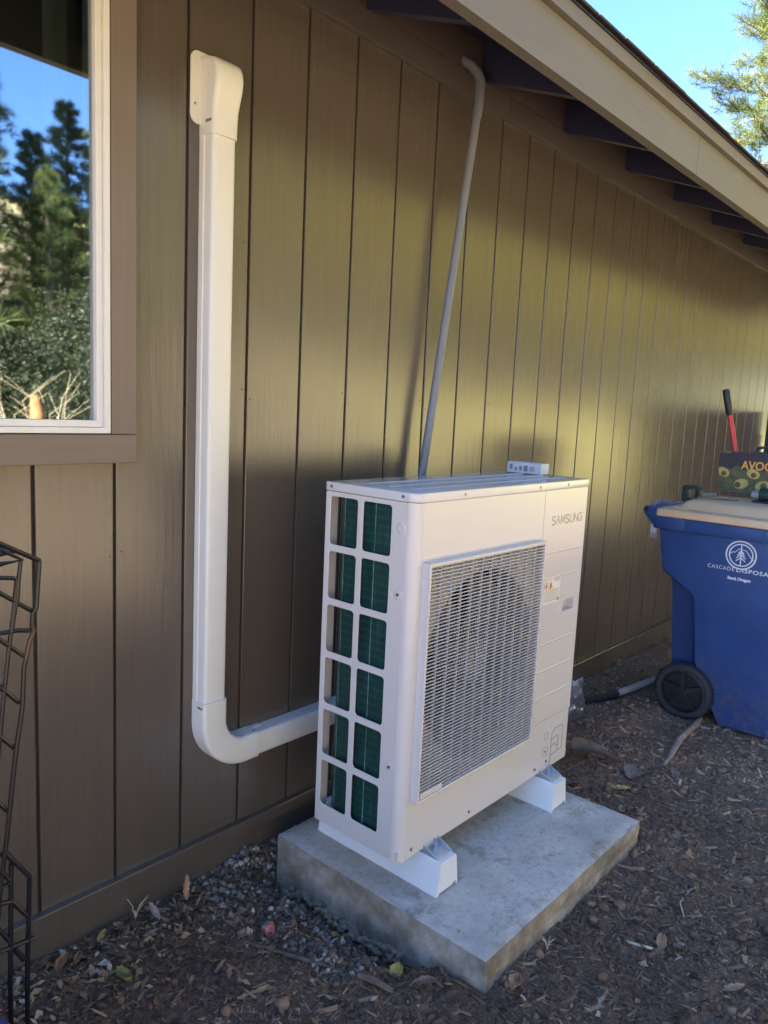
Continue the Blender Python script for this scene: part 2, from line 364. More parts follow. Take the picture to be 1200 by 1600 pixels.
# ------------------------------------------------------------------ ground
xs = np.concatenate([[-300, -150, -80, -40, -20, -12, -8, -5, -3, -2], np.arange(-1.2, 4.2, .013), np.arange(4.25, 9, .15), [10, 12, 15, 20, 30, 45, 70, 120, 300]])
ys = np.concatenate([[-300, -150, -80, -50, -35], np.arange(-24, -3, .4), np.arange(-3, -2, .08), np.arange(-2, .03, .013), [.3, 2, 5, 10, 20, 50, 120, 300]])
X, Y = np.meshgrid(xs, ys, indexing='ij'); Z = ground_h(X, Y)
nx, ny = len(xs), len(ys); co = np.stack([X, Y, Z], -1).reshape(-1, 3)
I = np.arange(nx*ny).reshape(nx, ny); q = np.stack([I[:-1, :-1], I[1:, :-1], I[1:, 1:], I[:-1, 1:]], -1).reshape(-1, 4)
def np_mesh(name, co, faces, rnd=None):
    me = bpy.data.meshes.new(name); k = faces.shape[1]
    me.vertices.add(len(co)); me.vertices.foreach_set('co', co.astype('f').ravel())
    me.loops.add(faces.size); me.loops.foreach_set('vertex_index', faces.astype('i').ravel())
    me.polygons.add(len(faces)); me.polygons.foreach_set('loop_start', np.arange(0, faces.size, k, dtype='i'))
    me.update(calc_edges=True)
    if rnd is not None:
        a = me.attributes.new('rnd', 'FLOAT', 'FACE'); a.data.foreach_set('value', rnd.astype('f'))
    return me
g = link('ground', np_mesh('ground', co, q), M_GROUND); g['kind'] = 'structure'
for p in g.data.polygons: p.use_smooth = True

# ------------------------------------------------------------------ house
HX0, HX1 = -4.0, 7.6
house = thing('house', 'single storey house with brown vertical board siding, beige fascia and deep shaded eave', 'house', (0, 0, 0))
BW, X0 = .2032, .5
Z_BASE, Z_FR0, Z_FR1 = .131, 2.540, 2.622
WX0, WX1, WZ0, WZ1 = -1.25, .277, 1.325, 2.44      # window opening
def board_mesh(w_, h_):
    bm = bm_new(); box(bm, (0, 0, 0), (w_, .011, h_), 0)
    es = [e for e in bm.edges if all(abs(v.co.y) < 1e-5 for v in e.verts) and abs(e.verts[0].co.x-e.verts[1].co.x) < 1e-6]
    bmesh.ops.bevel(bm, geom=es, offset=.0022, segments=2, profile=.5, affect='EDGES')
    bmesh.ops.recalc_face_normals(bm, faces=bm.faces)
    me = bpy.data.meshes.new('siding_board'); bm.to_mesh(me); bm.free(); me.materials.append(M_SIDING); return me
GAP = .0085
full = board_mesh(BW-GAP, Z_FR1-Z_BASE+.02); low = board_mesh(BW-GAP, WZ0-Z_BASE); high = board_mesh(BW-GAP, Z_FR1-WZ1+.02)
part_w = WX1+.003; k = math.floor((HX0-X0)/BW)
while X0+k*BW < HX1-.05:
    xb = X0+k*BW+GAP/2; x_end = xb+BW-GAP
    jy = .0+random.uniform(0, .0012)
    if x_end < WX0 or xb > WX1: link('siding_board', full, None, house, (xb, jy, Z_BASE))
    else:
        link('siding_board', low, None, house, (xb, jy, Z_BASE)); link('siding_board', high, None, house, (xb, jy, WZ1))
        if x_end > WX1+.01:
            link('siding_board', board_mesh(x_end-WX1-.002, WZ1-WZ0-.004), None, house, (WX1+.002, jy, WZ0+.002))
    k += 1
bm = bm_new()
for kk in range(-6, 34):
    for zz in (.22, .62, 1.03, 1.44, 1.86, 2.28):
        xx = X0+kk*BW+(.018 if kk % 2 else .185)+random.uniform(-.004, .004)
        if WX0-.08 < xx < WX1+.08 and zz > 1.2: continue
        cyl(bm, (xx, .0004, zz+random.uniform(-.02, .02)), (0, -1, 0), .0026, .0009, 7)
nl = finish(bm, 'nail_heads', M_GROOVE, house); nl['kind'] = 'stuff'
# wall core behind the grooves, with the window opening
bm = bm_new()
for a, b, c, d in ((HX0, WX0, -.3, Z_FR1+.15), (WX1, HX1, -.3, Z_FR1+.15), (WX0, WX1, -.3, WZ0), (WX0, WX1, WZ1, Z_FR1+.15)):
    box(bm, (a, .0115, c), (b, .13, d))
finish(bm, 'wall_core', M_GROOVE, house)
bm = bm_new()
box(bm, (HX0, .13, -.3), (HX0+.1, 7, 2.7)); box(bm, (HX1-.1, .131, -.3), (HX1, 7, 2.7)); box(bm, (HX0+.1, 6.9, -.3), (HX1-.1, 7, 2.7))
finish(bm, 'rear_wall', M_ROOM, house)
bm = bm_new(); box(bm, (HX0, -.020, -.3), (3.1, .011, Z_BASE-.001), .002); finish(bm, 'base_board', M_SIDING, house)
bm = bm_new(); box(bm, (3.1015, -.020, -.3), (HX1, .011, Z_BASE-.001), .002); finish(bm, 'base_board', M_SIDING, house)
for a, b in ((HX0, 1.9325), (1.935, 5.4), (5.4025, HX1)):
    bm = bm_new(); box(bm, (a, -.019, Z_FR0), (b, -.0002, Z_FR1), .0015); finish(bm, 'frieze_board', M_FRIEZE, house)
# rafters and blocking
RX0, RS, SL = 1.1161, .6195, .36; FY = -.547; RH = .13
def rz(y, off=0): return 2.622+.002 + SL*y + off
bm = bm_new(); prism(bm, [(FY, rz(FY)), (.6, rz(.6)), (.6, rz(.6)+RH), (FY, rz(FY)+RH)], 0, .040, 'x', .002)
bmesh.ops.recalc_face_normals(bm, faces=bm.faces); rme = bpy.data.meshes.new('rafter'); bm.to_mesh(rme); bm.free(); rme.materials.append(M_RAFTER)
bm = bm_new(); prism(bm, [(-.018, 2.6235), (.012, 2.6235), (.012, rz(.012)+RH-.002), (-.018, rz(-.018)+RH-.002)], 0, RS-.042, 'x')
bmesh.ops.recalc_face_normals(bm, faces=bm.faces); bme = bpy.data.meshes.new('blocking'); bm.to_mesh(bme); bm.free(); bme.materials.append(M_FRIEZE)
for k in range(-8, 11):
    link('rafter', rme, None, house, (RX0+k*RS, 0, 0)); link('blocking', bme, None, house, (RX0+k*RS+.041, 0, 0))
# roof: deck, shingles
RIDGE_Y = 3.4
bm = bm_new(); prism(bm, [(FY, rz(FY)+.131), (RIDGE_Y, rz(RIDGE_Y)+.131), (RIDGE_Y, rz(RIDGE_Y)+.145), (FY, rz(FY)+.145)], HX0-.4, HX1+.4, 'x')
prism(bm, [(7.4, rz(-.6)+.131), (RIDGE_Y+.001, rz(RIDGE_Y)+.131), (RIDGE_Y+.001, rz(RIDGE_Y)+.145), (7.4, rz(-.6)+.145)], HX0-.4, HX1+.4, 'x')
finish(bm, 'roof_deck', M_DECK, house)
# fascia: two boards meeting in a split joint, with the drip trim above
JX = 2.402
def fascia(a, b):
    bm = bm_new(); prism(bm, [(FY-.035, 2.366), (FY, 2.366), (FY, 2.511), (FY-.035, 2.511)], a, b, 'x', .0015); finish(bm, 'fascia_board', M_FASCIA, house)
for a, b in ((HX0-.4, JX-.0015), (JX+.0015, HX1+.4)): fascia(a, b)
for a, b in ((HX0-.4, 3.9), (3.902, HX1+.4)):
    bm = bm_new(); prism(bm, [(FY-.054, 2.5135), (FY, 2.5135), (FY, 2.553), (FY-.054, 2.553)], a, b, 'x', .003); finish(bm, 'drip_trim', M_FASCIA, house)
# metal drip edge under shingles
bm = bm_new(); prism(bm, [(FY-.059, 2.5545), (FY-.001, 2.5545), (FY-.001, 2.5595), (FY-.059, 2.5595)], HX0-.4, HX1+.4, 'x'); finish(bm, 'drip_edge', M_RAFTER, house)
# shingles: first courses one by one, the rest as a sheet
def shingle_me(w_):
    bm = bm_new(); prism(bm, [(0, 0), (.17, .17*SL), (.17, .17*SL+.004), (0, .007)], 0, w_, 'x'); bmesh.ops.recalc_face_normals(bm, faces=bm.faces)
    me = bpy.data.meshes.new('shingle'); bm.to_mesh(me); bm.free(); me.materials.append(M_SHINGLE); return me
sms = [shingle_me(x) for x in (.30, .22, .17, .26)]
for row in range(4):
    x = .8+row*.11
    while x < 6.4:
        m_ = random.choice(sms); wv = max(v.co.x for v in m_.vertices)
        yy = FY-.074+row*.13+random.uniform(-.004, .004); lift = .009 if row == 1 and (abs(x+wv/2-1.80) < .13 or abs(x+wv/2-2.46) < .13) else 0
        link('shingle', m_, None, house, (x, yy-lift*.3, 2.5605+(yy-FY+.074)*SL+row*.006+random.uniform(0, .003)+lift), (0, 0, 0)); x += wv+.004
bm = bm_new(); prism(bm, [(FY+.01, rz(FY+.01)+.147), (RIDGE_Y, rz(RIDGE_Y)+.147), (RIDGE_Y, rz(RIDGE_Y)+.155), (FY+.01, rz(FY+.01)+.155)], HX0-.4, HX1+.4, 'x')
prism(bm, [(7.45, rz(-.65)+.147), (RIDGE_Y+.001, rz(RIDGE_Y)+.147), (RIDGE_Y+.001, rz(RIDGE_Y)+.155), (7.45, rz(-.65)+.155)], HX0-.4, HX1+.4, 'x'); finish(bm, 'roof', M_SHINGLE, house)
# gable infill
bm = bm_new()
for a in (HX0, HX1-.1): prism(bm, [(.14, 2.701), (7, 2.701), (RIDGE_Y, rz(RIDGE_Y)+.14)], a, a+.1, 'x')
finish(bm, 'gable_wall', M_ROOM, house)
# window
win = link('window', None, None, house)
bm = bm_new()
fr_ = .030
def frame_ring(bm, x0, x1, z0, z1, w_, y0, y1, bev):
    for pts in ([(x0, z0), (x1, z0), (x1-w_, z0+w_), (x0+w_, z0+w_)], [(x1, z0), (x1, z1), (x1-w_, z1-w_), (x1-w_, z0+w_)],
                [(x1, z1), (x0, z1), (x0+w_, z1-w_), (x1-w_, z1-w_)], [(x0, z1), (x0, z0), (x0+w_, z0+w_), (x0+w_, z1-w_)]):
        prism(bm, pts, y0, y1, 'y', bev)
frame_ring(bm, WX0+.002, WX1-.002, WZ0+.002, WZ1-.002, .014, -.021, .055, .0012)
frame_ring(bm, WX0+.0163, WX1-.0163, WZ0+.0163, WZ1-.0163, .0165, -.012, .05, .0015)
finish(bm, 'window_frame', M_VINYL, win)
bm = bm_new(); box(bm, (WX0+.030, .004, WZ0+.030), (WX1-.030, .008, WZ1-.030)); finish(bm, 'pane', M_GLASS, win)
bm = bm_new(); box(bm, (WX1+.0005, -.022, WZ0+.0005), (WX1+.066, -.0002, WZ1+.07), .002); finish(bm, 'window_casing', M_CASING, house)
bm = bm_new(); box(bm, (WX0-.066, -.022, WZ0+.0005), (WX0-.0005, -.0002, WZ1+.07), .002); finish(bm, 'window_casing', M_CASING, house)
bm = bm_new(); box(bm, (WX0-.066, -.024, WZ0-.071), (WX1+.066, -.0003, WZ0-.0008), .002); finish(bm, 'window_sill_board', M_CASINGH, house)
bm = bm_new(); box(bm, (WX0-.002, -.022, WZ1+.001), (WX1-.002, -.0003, WZ1+.07), .002); finish(bm, 'window_head_board', M_CASINGH, house)
# room behind the glass
bm = bm_new()
for lo, hi in (((WX0-1, 3, 0), (1.5, 3.05, 2.6)), ((WX0-1.05, .14, 0), (WX0-1, 3, 2.6)), ((1.5, .14, 0), (1.55, 3, 2.6)), ((WX0-1, .14, .0), (1.5, 3, .05)), ((WX0-1, .14, 2.56), (1.5, 3, 2.6))): box(bm, lo, hi)
finish(bm, 'room', M_ROOM, house)
bm = bm_new(); rings = []
pts = [(WX1-.055-.0022*k, .075+.012*math.sin(k*.9)) for k in range(24)]
prism(bm, pts+[(p[0], p[1]+.004) for p in pts[::-1]], WZ0+.03, WZ1-.03, 'z'); finish(bm, 'curtain', M_CURT, house, True)
# side fence at the far right
fence = thing('fence_panel', 'dark stained board fence panel standing at the far end of the brown wall', 'fence', (5.86, 0, 0))
for k in range(8):
    bm = bm_new(); box(bm, (0, -.16-k*.142, .02), (.022, -.022-k*.142, 1.52), .003); finish(bm, 'fence_board', M_FENCE, fence)
bm = bm_new(); box(bm, (.0225, -1.16, .35), (.06, -.02, .44)); box(bm, (.0225, -1.16, 1.25), (.06, -.02, 1.34)); finish(bm, 'fence_rail', M_FENCE, fence)

# ------------------------------------------------------------------ line-set cover on the wall
cov = thing('pipe_cover', 'ivory plastic pipe cover running down the siding and bending behind the heat pump', 'pipe cover', (.574, 0, .39))
def sect(w_, d_, r=.010):      # cross-section, u across, v out from wall (0..d)
    o = [(-w_/2, 0)]
    for cx, a0 in ((-w_/2+r, 180), (w_/2-r, 90)):
        for k in range(5): a = R(a0-90*k/4); o.append((cx+r*math.cos(a), d_-r+r*math.sin(a)))
    o.append((w_/2, 0)); return o
def sweep(bm, path, sec):       # path: list of (x,z,dx,dz) in wall plane
    rings = []
    for x, z, dx, dz in path:
        l_ = math.hypot(dx, dz); nx_, nz_ = dz/l_, -dx/l_
        rings.append([(x+nx_*u, -v-.0005, z+nz_*u) for u, v in sec])
    loft(bm, rings)
Rb = .115; CX = Rb   # bend centre relative to the empty (straight centreline at x=0, run at z=0)
bm = bm_new(); sweep(bm, [(0, 1.745, 0, -1), (0, Rb+.01, 0, -1)], sect(.073, .055)); finish(bm, 'straight_duct', M_COVER, cov, True)
bm = bm_new(); sweep(bm, [(-.0, 1.745, 0, -1), (-.0, Rb+.01, 0, -1)], sect(.079, .020, .003)); finish(bm, 'duct_base', M_COVER, cov, True)
bm = bm_new(); P_ = [(0, Rb+.065, 0, -1)]
for k in range(17):
    a = R(180+90*k/16); P_.append((CX+Rb*math.cos(a), Rb+Rb*math.sin(a), -math.sin(a)*-1*-1 if False else math.sin(R(90*k/16)), -math.cos(R(90*k/16))))
P_.append((CX+.045, 0, 1, 0)); sweep(bm, P_, sect(.082, .060, .012)); finish(bm, 'elbow', M_COVER, cov, True)
bm = bm_new(); sweep(bm, [(CX+.01, 0, 1, 0), (.80, 0, 1, 0)], sect(.073, .055)); finish(bm, 'straight_duct', M_COVER, cov, True)
bm = bm_new(); sweep(bm, [(CX+.01, 0, 1, 0), (CX+.085, 0, 1, 0)], sect(.079, .020, .003)); finish(bm, 'coupling', M_COVER, cov, True)
# top wall cap: profile bulging out then into the wall
bm = bm_new(); rings = []
prof = [(1.700, .061, .040), (1.735, .062, .0405), (1.765, .064, .041), (1.79, .070, .042), (1.815, .077, .043), (1.84, .080, .043), (1.858, .077, .043), (1.872, .069, .043), (1.882, .056, .0425), (1.888, .038, .042), (1.889, .012, .042)]
for z, d_, hw in prof: rings.append([(u, -v-.0005, z) for u, v in sect(hw*2, d_, min(.014, d_*.45))])
loft(bm, rings); finish(bm, 'wall_cap', M_COVER, cov, True)
me = fill2d([rrect(-.002, 1.815, .138, .175, .022)], .003, .001); place2d(me, 'cap_flange', M_COVER, cov, (0, -.0035, 0), (1, 0, 0), (0, 0, 1))
for (x, y, z, ax) in ((-.0405, -.035, 1.733, (-1, 0, 0)), (.0405, -.04, 1.728, (1, 0, 0)), (-.058, -.004, 1.775, (0, -1, 0)), (-.041, -.035, .165, (-1, 0, 0)), (CX+.035, -.045, .042, (0, 0, 1))):
    bm = bm_new(); cyl(bm, (x, y, z), ax, .0035, .0025, 10); finish(bm, 'screw', M_SCREW, cov)
for z in (1.733, .165):
    bm = bm_new(); box(bm, (-.0415, -.052, z-.0035), (-.0395, -.028, z+.0035), .0008); finish(bm, 'slot', M_PRINTG, cov)

# grey conduit from the eave to behind the unit
con = thing('conduit', 'thin grey electrical conduit leaning up the siding from behind the heat pump to the eave', 'conduit', (1.35, 0, .9))
def rel(o, pts): L = o.location; return [Vector(p)-L for p in pts]
bot = Vector((1.455, -.045, 1.05)); top = Vector((1.640, -.075, 2.46))
bm = bm_new(); tube(bm, rel(con, [bot, top]), .0150, 16); finish(bm, 'tube', M_PVC, con, True)
d_ = (top-bot).normalized(); c0 = top+d_*-.015
el = [c0, c0+d_*.05, c0+d_*.075+Vector((0, .001, 0)), Vector((1.652, -.0735, 2.572)), Vector((1.650, -.062, 2.602)), Vector((1.640, -.040, 2.630)), Vector((1.625, -.012, 2.648)), Vector((1.622, .01, 2.652))]
bm = bm_new(); tube(bm, rel(con, el), [.0172]*8, 16); finish(bm, 'elbow', M_PVC, con, True)

# ------------------------------------------------------------------ concrete pad
pad = link('concrete_pad', None)
bm = bm_new(); box(bm, (.779, -.877, -.10), (1.690, -.108, .1032), 0)
bmesh.ops.subdivide_edges(bm, edges=[e for e in bm.edges], cuts=40, use_grid_fill=True)
rr = random.Random(3)
for v in bm.verts:
    x, y, z = v.co; n = [float(vnoise(np.array([x*s+7]), np.array([y*s+z*31]), 9)[0]) for s in (6, 25)]
    ex = min(abs(x-.779), abs(x-1.690), abs(y+.877), abs(y+.108))
    if z > .1:
        v.co.z += .002*n[0] - (.004+.034*max(0, n[1]-.10) if ex < .004 else 0) + .0008*n[1]
        if ex < .004: v.co.x += (.004+.034*max(0, n[1]-.10))*(1 if x < 1.2 else -1)*(1 if min(abs(x-.779), abs(x-1.69)) < .004 else 0); v.co.y += (.004+.034*max(0, n[1]-.10))*(1 if y < -.5 else -1)*(1 if min(abs(y+.877), abs(y+.108)) < .004 else 0)
    else:
        s = .005*n[0]+.003*n[1]
        if abs(y+.877) < .002: v.co.y += s+(.006*n[0] if z < .05 else 0)
        if abs(x-.779) < .002: v.co.x += s
        if abs(x-1.69) < .002: v.co.x += s
finish(bm, 'tmp', M_CONC); o = bpy.data.objects['tmp']; me = o.data; bpy.data.objects.remove(o); bpy.data.objects.remove(pad)
for p in me.polygons: p.use_smooth = True
try: me.set_sharp_from_angle(angle=R(50))
except Exception: pass
pad = link('concrete_pad', me); tag(pad, 'weathered rectangular concrete pad under the heat pump, set in the mulch', 'concrete pad')
# crusty spill of concrete along the pad foot
# ------------------------------------------------------------------ risers
def riser(cx, label):
    r_ = thing('support_block', label, 'support block', (cx, -.646, .1035), group='white blocks under the heat pump')
    bm = bm_new(); L = .465; ht, wt, wb = .0955, .036, .0498
    loft(bm, [[(-wb, y, 0), (-wb+.012, y, 0), (-wb+.012, y, .006), (.012, y, .006) if 0 else (wb-.024, y, .006), (wb-.024, y, .012), (wb-.008, y, .012), (wb-.008, y, 0), (wb, y, 0), (wt, y, ht-.004), (wt-.004, y, ht), (-wt+.004, y, ht), (-wt, y, ht-.004)] for y in (0, L)])
    finish(bm, 'block', M_RISER, r_)
    bm = bm_new(); box(bm, (-.006, .012, ht-.0035), (.006, .14, ht+.0006)); finish(bm, 'slot', M_SILV, r_)
    bm = bm_new(); box(bm, (-.034, .0, -.0), (-.0338, .001, .001)); bm.free()
    for y in (.050, .415):
        b = link('bolt', None, None, r_)
        bm = bm_new(); cyl(bm, (0, y, ht+.0005), (0, 0, 1), .0115, .002, 20); finish(bm, 'washer', M_ZINC, b)
        bm = bm_new(); cyl(bm, (0, y, ht+.0146), (0, 0, 1), .0085, .0075, 6); finish(bm, 'nut', M_ZINC, b)
        bm = bm_new(); cyl(bm, (0, y, ht+.0025), (0, 0, 1), .0045, .036, 12); finish(bm, 'shank', M_ZINC, b)
    return r_
riser(.929, 'white tapered support block under the near end of the heat pump, beside the grilled side'); riser(1.561, 'white tapered support block under the far end of the heat pump, below the service panel')

# ------------------------------------------------------------------ heat pump
UX, UY, UZ = .7864, -.5802, .2137
hp = thing('heat_pump', 'cream outdoor heat pump with one large square fan grille, standing on the concrete pad', 'heat pump', (UX, UY, UZ))
W_, D_, H_ = .940, .3228, .998
ZL = .974
# side guard with openings (plane x=0, from y=.03 to D)
holes = []
for rw in range(6):
    zc = .8925-.1537*rw
    holes.append(rrect(.2525, zc, .103, .1345, .010)); holes.append(rrect(.131, zc, .101, .1345, .010))
me = fill2d([rrect((.0305+D_)/2, (ZL-.001)/2-.0, D_-.0305, ZL-.002, .003)]+holes, .0022, .0009)
place2d(me, 'side_guard', M_UNIT, hp, (.0022, 0, 0), (0, 1, 0), (0, 0, 1))
for z, sc_ in ((.904, 0), (.731, 1), (.260, 1)):
    bm = bm_new(); rings = [[(.0004-dx, .047+r*math.cos(a), z+r*math.sin(a)) for a in [2*math.pi*j/24 for j in range(24)]] for r, dx in ((.0165, 0), (.014, .0012), (.010, .0016), (.006, .0016))]
    loft(bm, rings); dm = finish(bm, 'dimple', M_UNIT, hp, True)
    if sc_:
        bm = bm_new(); cyl(bm, (-.0011, .047, z), (-1, 0, 0), .0042, .002, 10); finish(bm, 'screw', M_SCREW, hp)
# rear return flange of the guard and the rear post
bm = bm_new(); box(bm, (.0035, D_-.0025, .012), (.046, D_, ZL-.002)); finish(bm, 'rear_flange', M_UNIT, hp)
# coil: L-shaped, on the left side and the rear
bm = bm_new(); prism(bm, [(.018, .055), (.018, .262), (.026, .280), (.050, .292), (.80, .292), (.80, .268), (.060, .268), (.046, .260), (.042, .250), (.042, .055)], .045, ZL-.004); finish(bm, 'coil', M_COIL, hp, True)
bm = bm_new(); box(bm, (.0165, .1493, .045), (.0178, .1505, ZL-.005)); box(bm, (.0165, .2625, .045), (.0178, .2632, ZL-.005)); finish(bm, 'coil_edge', M_COILE, hp)
for z in (.185, .335, .49, .64, .79):
    pass
# base pan
bm = bm_new(); box(bm, (.004, .004, 0.002), (W_-.004, D_-.004, .03), .002); finish(bm, 'base_pan', M_UNIT, hp)
for cx in (.929-UX, 1.561-UX):
    for y0, y1 in ((-.052, D_*.5-.001), (D_*.5+.001, D_+.04)):
        bm = bm_new(); box(bm, (cx-.032, y0, -.0145), (cx+.032, y1, -.012), .0005)
        if y0 < 0:
            prism(bm, [(-.052, -.0121), (.0, -.0121), (.0, .012)], cx-.034, cx-.0315, 'x'); prism(bm, [(-.052, -.0121), (.0, -.0121), (.0, .012)], cx+.0315, cx+.034, 'x')
        box(bm, (cx-.030, max(y0, .006), -.0125), (cx+.030, min(y1, D_-.006), .0025))
        finish(bm, 'mounting_foot', M_SILV, hp)
# front panel with rounded left corner
def arc2(cx, cy, r, a0, a1, n=6): return [(cx+r*math.cos(R(a0+(a1-a0)*k/n)), cy+r*math.sin(R(a0+(a1-a0)*k/n))) for k in range(n+1)]
bm = bm_new(); prism(bm, arc2(.0293, .0293, .0293, 180, 270, 8)+[(.0293, .003)]+arc2(.0293, .0293, .026, 270, 180, 8)[1:]+[(.0033, .0293)], -.004, ZL-.001); finish(bm, 'corner_post', M_UNIT, hp, True)
GX0, GX1, GZ0, GZ1 = .0375, .626, .166, .818
fc = ((GX0+GX1)/2, (GZ0+GZ1)/2)
SEAM = .641
me = fill2d([rrect((.030+SEAM)/2, (ZL-.001)/2, SEAM-.030, ZL-.001, .0015), circ(fc[0], fc[1], .272, 64)], .0022, .0006)
place2d(me, 'front_panel', M_UNIT, hp, (0, .0013, 0), (1, 0, 0), (0, 0, 1))
# service panels on the right
bm = bm_new()
me = fill2d([rrect((SEAM+.002+W_-.014)/2, (.187+ZL)/2, W_-.014-SEAM-.002, ZL-.002-.187, .0015), rrect(.8465, .574, .082, .044, .003)], .0022, .0006)
place2d(me, 'service_panel', M_UNIT, hp, (0, .0011, 0), (1, 0, 0), (0, 0, 1))
bm = bm_new(); prism(bm, [(W_-.0136, .0002)]+arc2(W_-.0132, .0132, .0130, 270, 360, 6)+[(W_-.0002, D_), (W_-.003, D_), (W_-.003, .0132), (W_-.0136, .003)], .187, ZL-.002); finish(bm, 'right_side_panel', M_UNIT, hp, True)
bm = bm_new(); prism(bm, [(SEAM+.002, .0018), (W_-.016, .0018)]+arc2(W_-.016, .0148, .013, 270, 360, 6)+[(W_-.003, D_), (W_-.006, D_), (W_-.006, .016), (W_-.018, .005), (SEAM+.002, .005)], 0.0, .1855); lp = finish(bm, 'pipe_panel', M_UNIT, hp, True)
# pocket of the hand grip
hg = link('hand_grip', None, None, hp)
bm = bm_new(); frame_ring(bm, .802, .891, .549, .599, .006, -.0022, .0015, .0006); finish(bm, 'grip_frame', M_UNIT, hg)
bm = bm_new(); box(bm, (.8055, .0225, .552), (.8875, .0245, .596)); box(bm, (.8055, .0025, .5505), (.8875, .0225, .5525)); box(bm, (.8055, .0025, .5955), (.8875, .0225, .5975)); box(bm, (.8035, .0025, .552), (.8055, .0225, .596)); box(bm, (.8875, .0025, .552), (.8895, .0225, .596)); finish(bm, 'grip_pocket', M_UNIT, hg)
# embossed ribs
for z, x1 in ((.768, .9), (.683, .893), (.462, .895), (.369, .896), (.276, .895)):
    bm = bm_new(); prism(bm, [(.0001, z-.0045), (-.0022, z-.001), (-.0022, z+.001), (.0001, z+.0045)], .672, x1, 'x'); finish(bm, 'rib', M_UNIT, hp)
# knockouts on the pipe panel
def ring2(cx, cy, r, t=.0011): return [circ(cx, cy, r, 28), circ(cx, cy, r-t, 28)]
def flat(loops, name, mat, par, y=-.0002, ext=.0005): return place2d(fill2d(loops, ext), name, mat, par, (0, y, 0), (1, 0, 0), (0, 0, 1))
flat(ring2(.775, .122, .0135), 'knockout', M_PRINTL, lp, .0015); flat(ring2(.775, .066, .018), 'knockout', M_PRINTL, lp, .0015); flat([circ(.775, .066, .004, 12)], 'knockout_hole', M_PRINTK, lp, .0015)
def stroke(pts, t=.0012):
    out = []
    for (a, b), (c, d) in zip(pts, pts[1:]):
        l_ = math.hypot(c-a, d-b) or 1; nx_, nz_ = -(d-b)/l_*t/2, (c-a)/l_*t/2; out.append([(a+nx_, b+nz_), (c+nx_, d+nz_), (c-nx_, d-nz_), (a-nx_, b-nz_)])
    return out
def strokes(name, pts, mat, par, y, t=.0012):
    bm = bm_new()
    for q_ in stroke(pts, t): prism(bm, q_, y, y+.0005, 'y')
    return finish(bm, name, mat, par)
strokes('knockout', [(.814, .000), (.814, .095)]+[(p[0], p[1]) for p in arc2(.842, .105, .028, 180, 90, 6)]+[(.875, .133)]+arc2(.878, .118, .015, 90, 0, 5)+[(.893, .045), (.814, .040)], M_PRINTL, lp, .0012, .0016)
strokes('knockout', [(.816, .098), (.850, .103)]+arc2(.852, .092, .011, 90, 0, 5)+[(.863, .046)], M_PRINTL, lp, .0012, .0016)
strokes('knockout', [(.815, .072), (.838, .078), (.845, .066), (.862, .068)], M_PRINTL, lp, .0012, .0016)
bm = bm_new(); box(bm, (.800, -.0012, .146), (.889, .0016, .1555), .0008); finish(bm, 'rib', M_UNIT, lp)
# grille frame, slats, bars, fan
gr = link('fan_grille', None, None, hp)
bm = bm_new(); frame_ring(bm, GX0, GX1, GZ0, GZ1, .0075, -.026, -.0001, .0012); finish(bm, 'grille_frame', M_UNIT, gr)
ix0, ix1, iz0, iz1 = GX0+.0075, GX1-.0075, GZ0+.0075, GZ1-.0075
bm = bm_new(); prism(bm, [(-.0240, -.0002), (-.0125, -.0034), (-.0125, -.0014), (-.0240, .0026)], ix0, ix1, 'x'); bmesh.ops.recalc_face_normals(bm, faces=bm.faces)
sme = bpy.data.meshes.new('grille_slat'); bm.to_mesh(sme); bm.free(); sme.materials.append(M_UNITDK)
ns = 66
for k in range(ns): link('grille_slat', sme, None, gr, (0, 0, iz0+(iz1-iz0)*(k+.7)/ns))
bm = bm_new(); box(bm, (-.0008, -.0205, iz0), (.0008, -.0115, iz1)); bme2 = bpy.data.meshes.new('grille_bar'); bm.to_mesh(bme2); bm.free(); bme2.materials.append(M_UNITDK)
for k in range(1, 12): link('grille_bar', bme2, None, gr, (ix0+(ix1-ix0)*k/12, 0, 0))
bm = bm_new(); box(bm, (ix0+.004, -.0255, iz0+.002), (ix0+.100, -.0238, iz0+.018)); finish(bm, 'blank_plate', M_UNIT, gr)
fan = link('fan', None, None, hp, (fc[0], .072, fc[1]))
bm = bm_new(); cyl(bm, (0, -.055, 0), (0, 1, 0), .065, .08, 32, .075); finish(bm, 'hub', M_FANBL, fan, True)
for b in range(3):
    bm = bm_new(); rings = []
    a0 = R(120*b+20)
    grid = []
    for i in range(9):
        r_ = .066+(.262-.066)*i/8; row = []
        for j in range(9):
            t_ = j/8; spread = R(48+34*i/8); a = a0+(t_-.4)*spread+R(16)*(i/8)**2
            row.append(bm.verts.new((r_*math.cos(a), -.040+.075*t_+.012*math.sin(t_*3.1), r_*math.sin(a))))
        grid.append(row)
    for i in range(8):
        for j in range(8): bm.faces.new((grid[i][j], grid[i+1][j], grid[i+1][j+1], grid[i][j+1]))
    bmesh.ops.solidify(bm, geom=bm.faces[:], thickness=.003)
    finish(bm, 'fan_blade', M_FANBL, fan, True)
bm = bm_new()   # bell mouth
prf = [(.272, .0025), (.268, .010), (.266, .03), (.266, .075)]
rings = [[(fc[0]+r*math.cos(a), y, fc[1]+r*math.sin(a)) for a in [2*math.pi*j/64 for j in range(64)]] for r, y in prf]; loft(bm, rings, False); finish(bm, 'shroud', M_FANBL, hp, True)
bm = bm_new(); box(bm, (SEAM, .004, .03), (SEAM+.002, D_-.003, ZL-.004)); box(bm, (fc[0]-.02, .125, .035), (fc[0]+.02, .145, ZL-.005)); finish(bm, 'divider', M_INNER, hp)
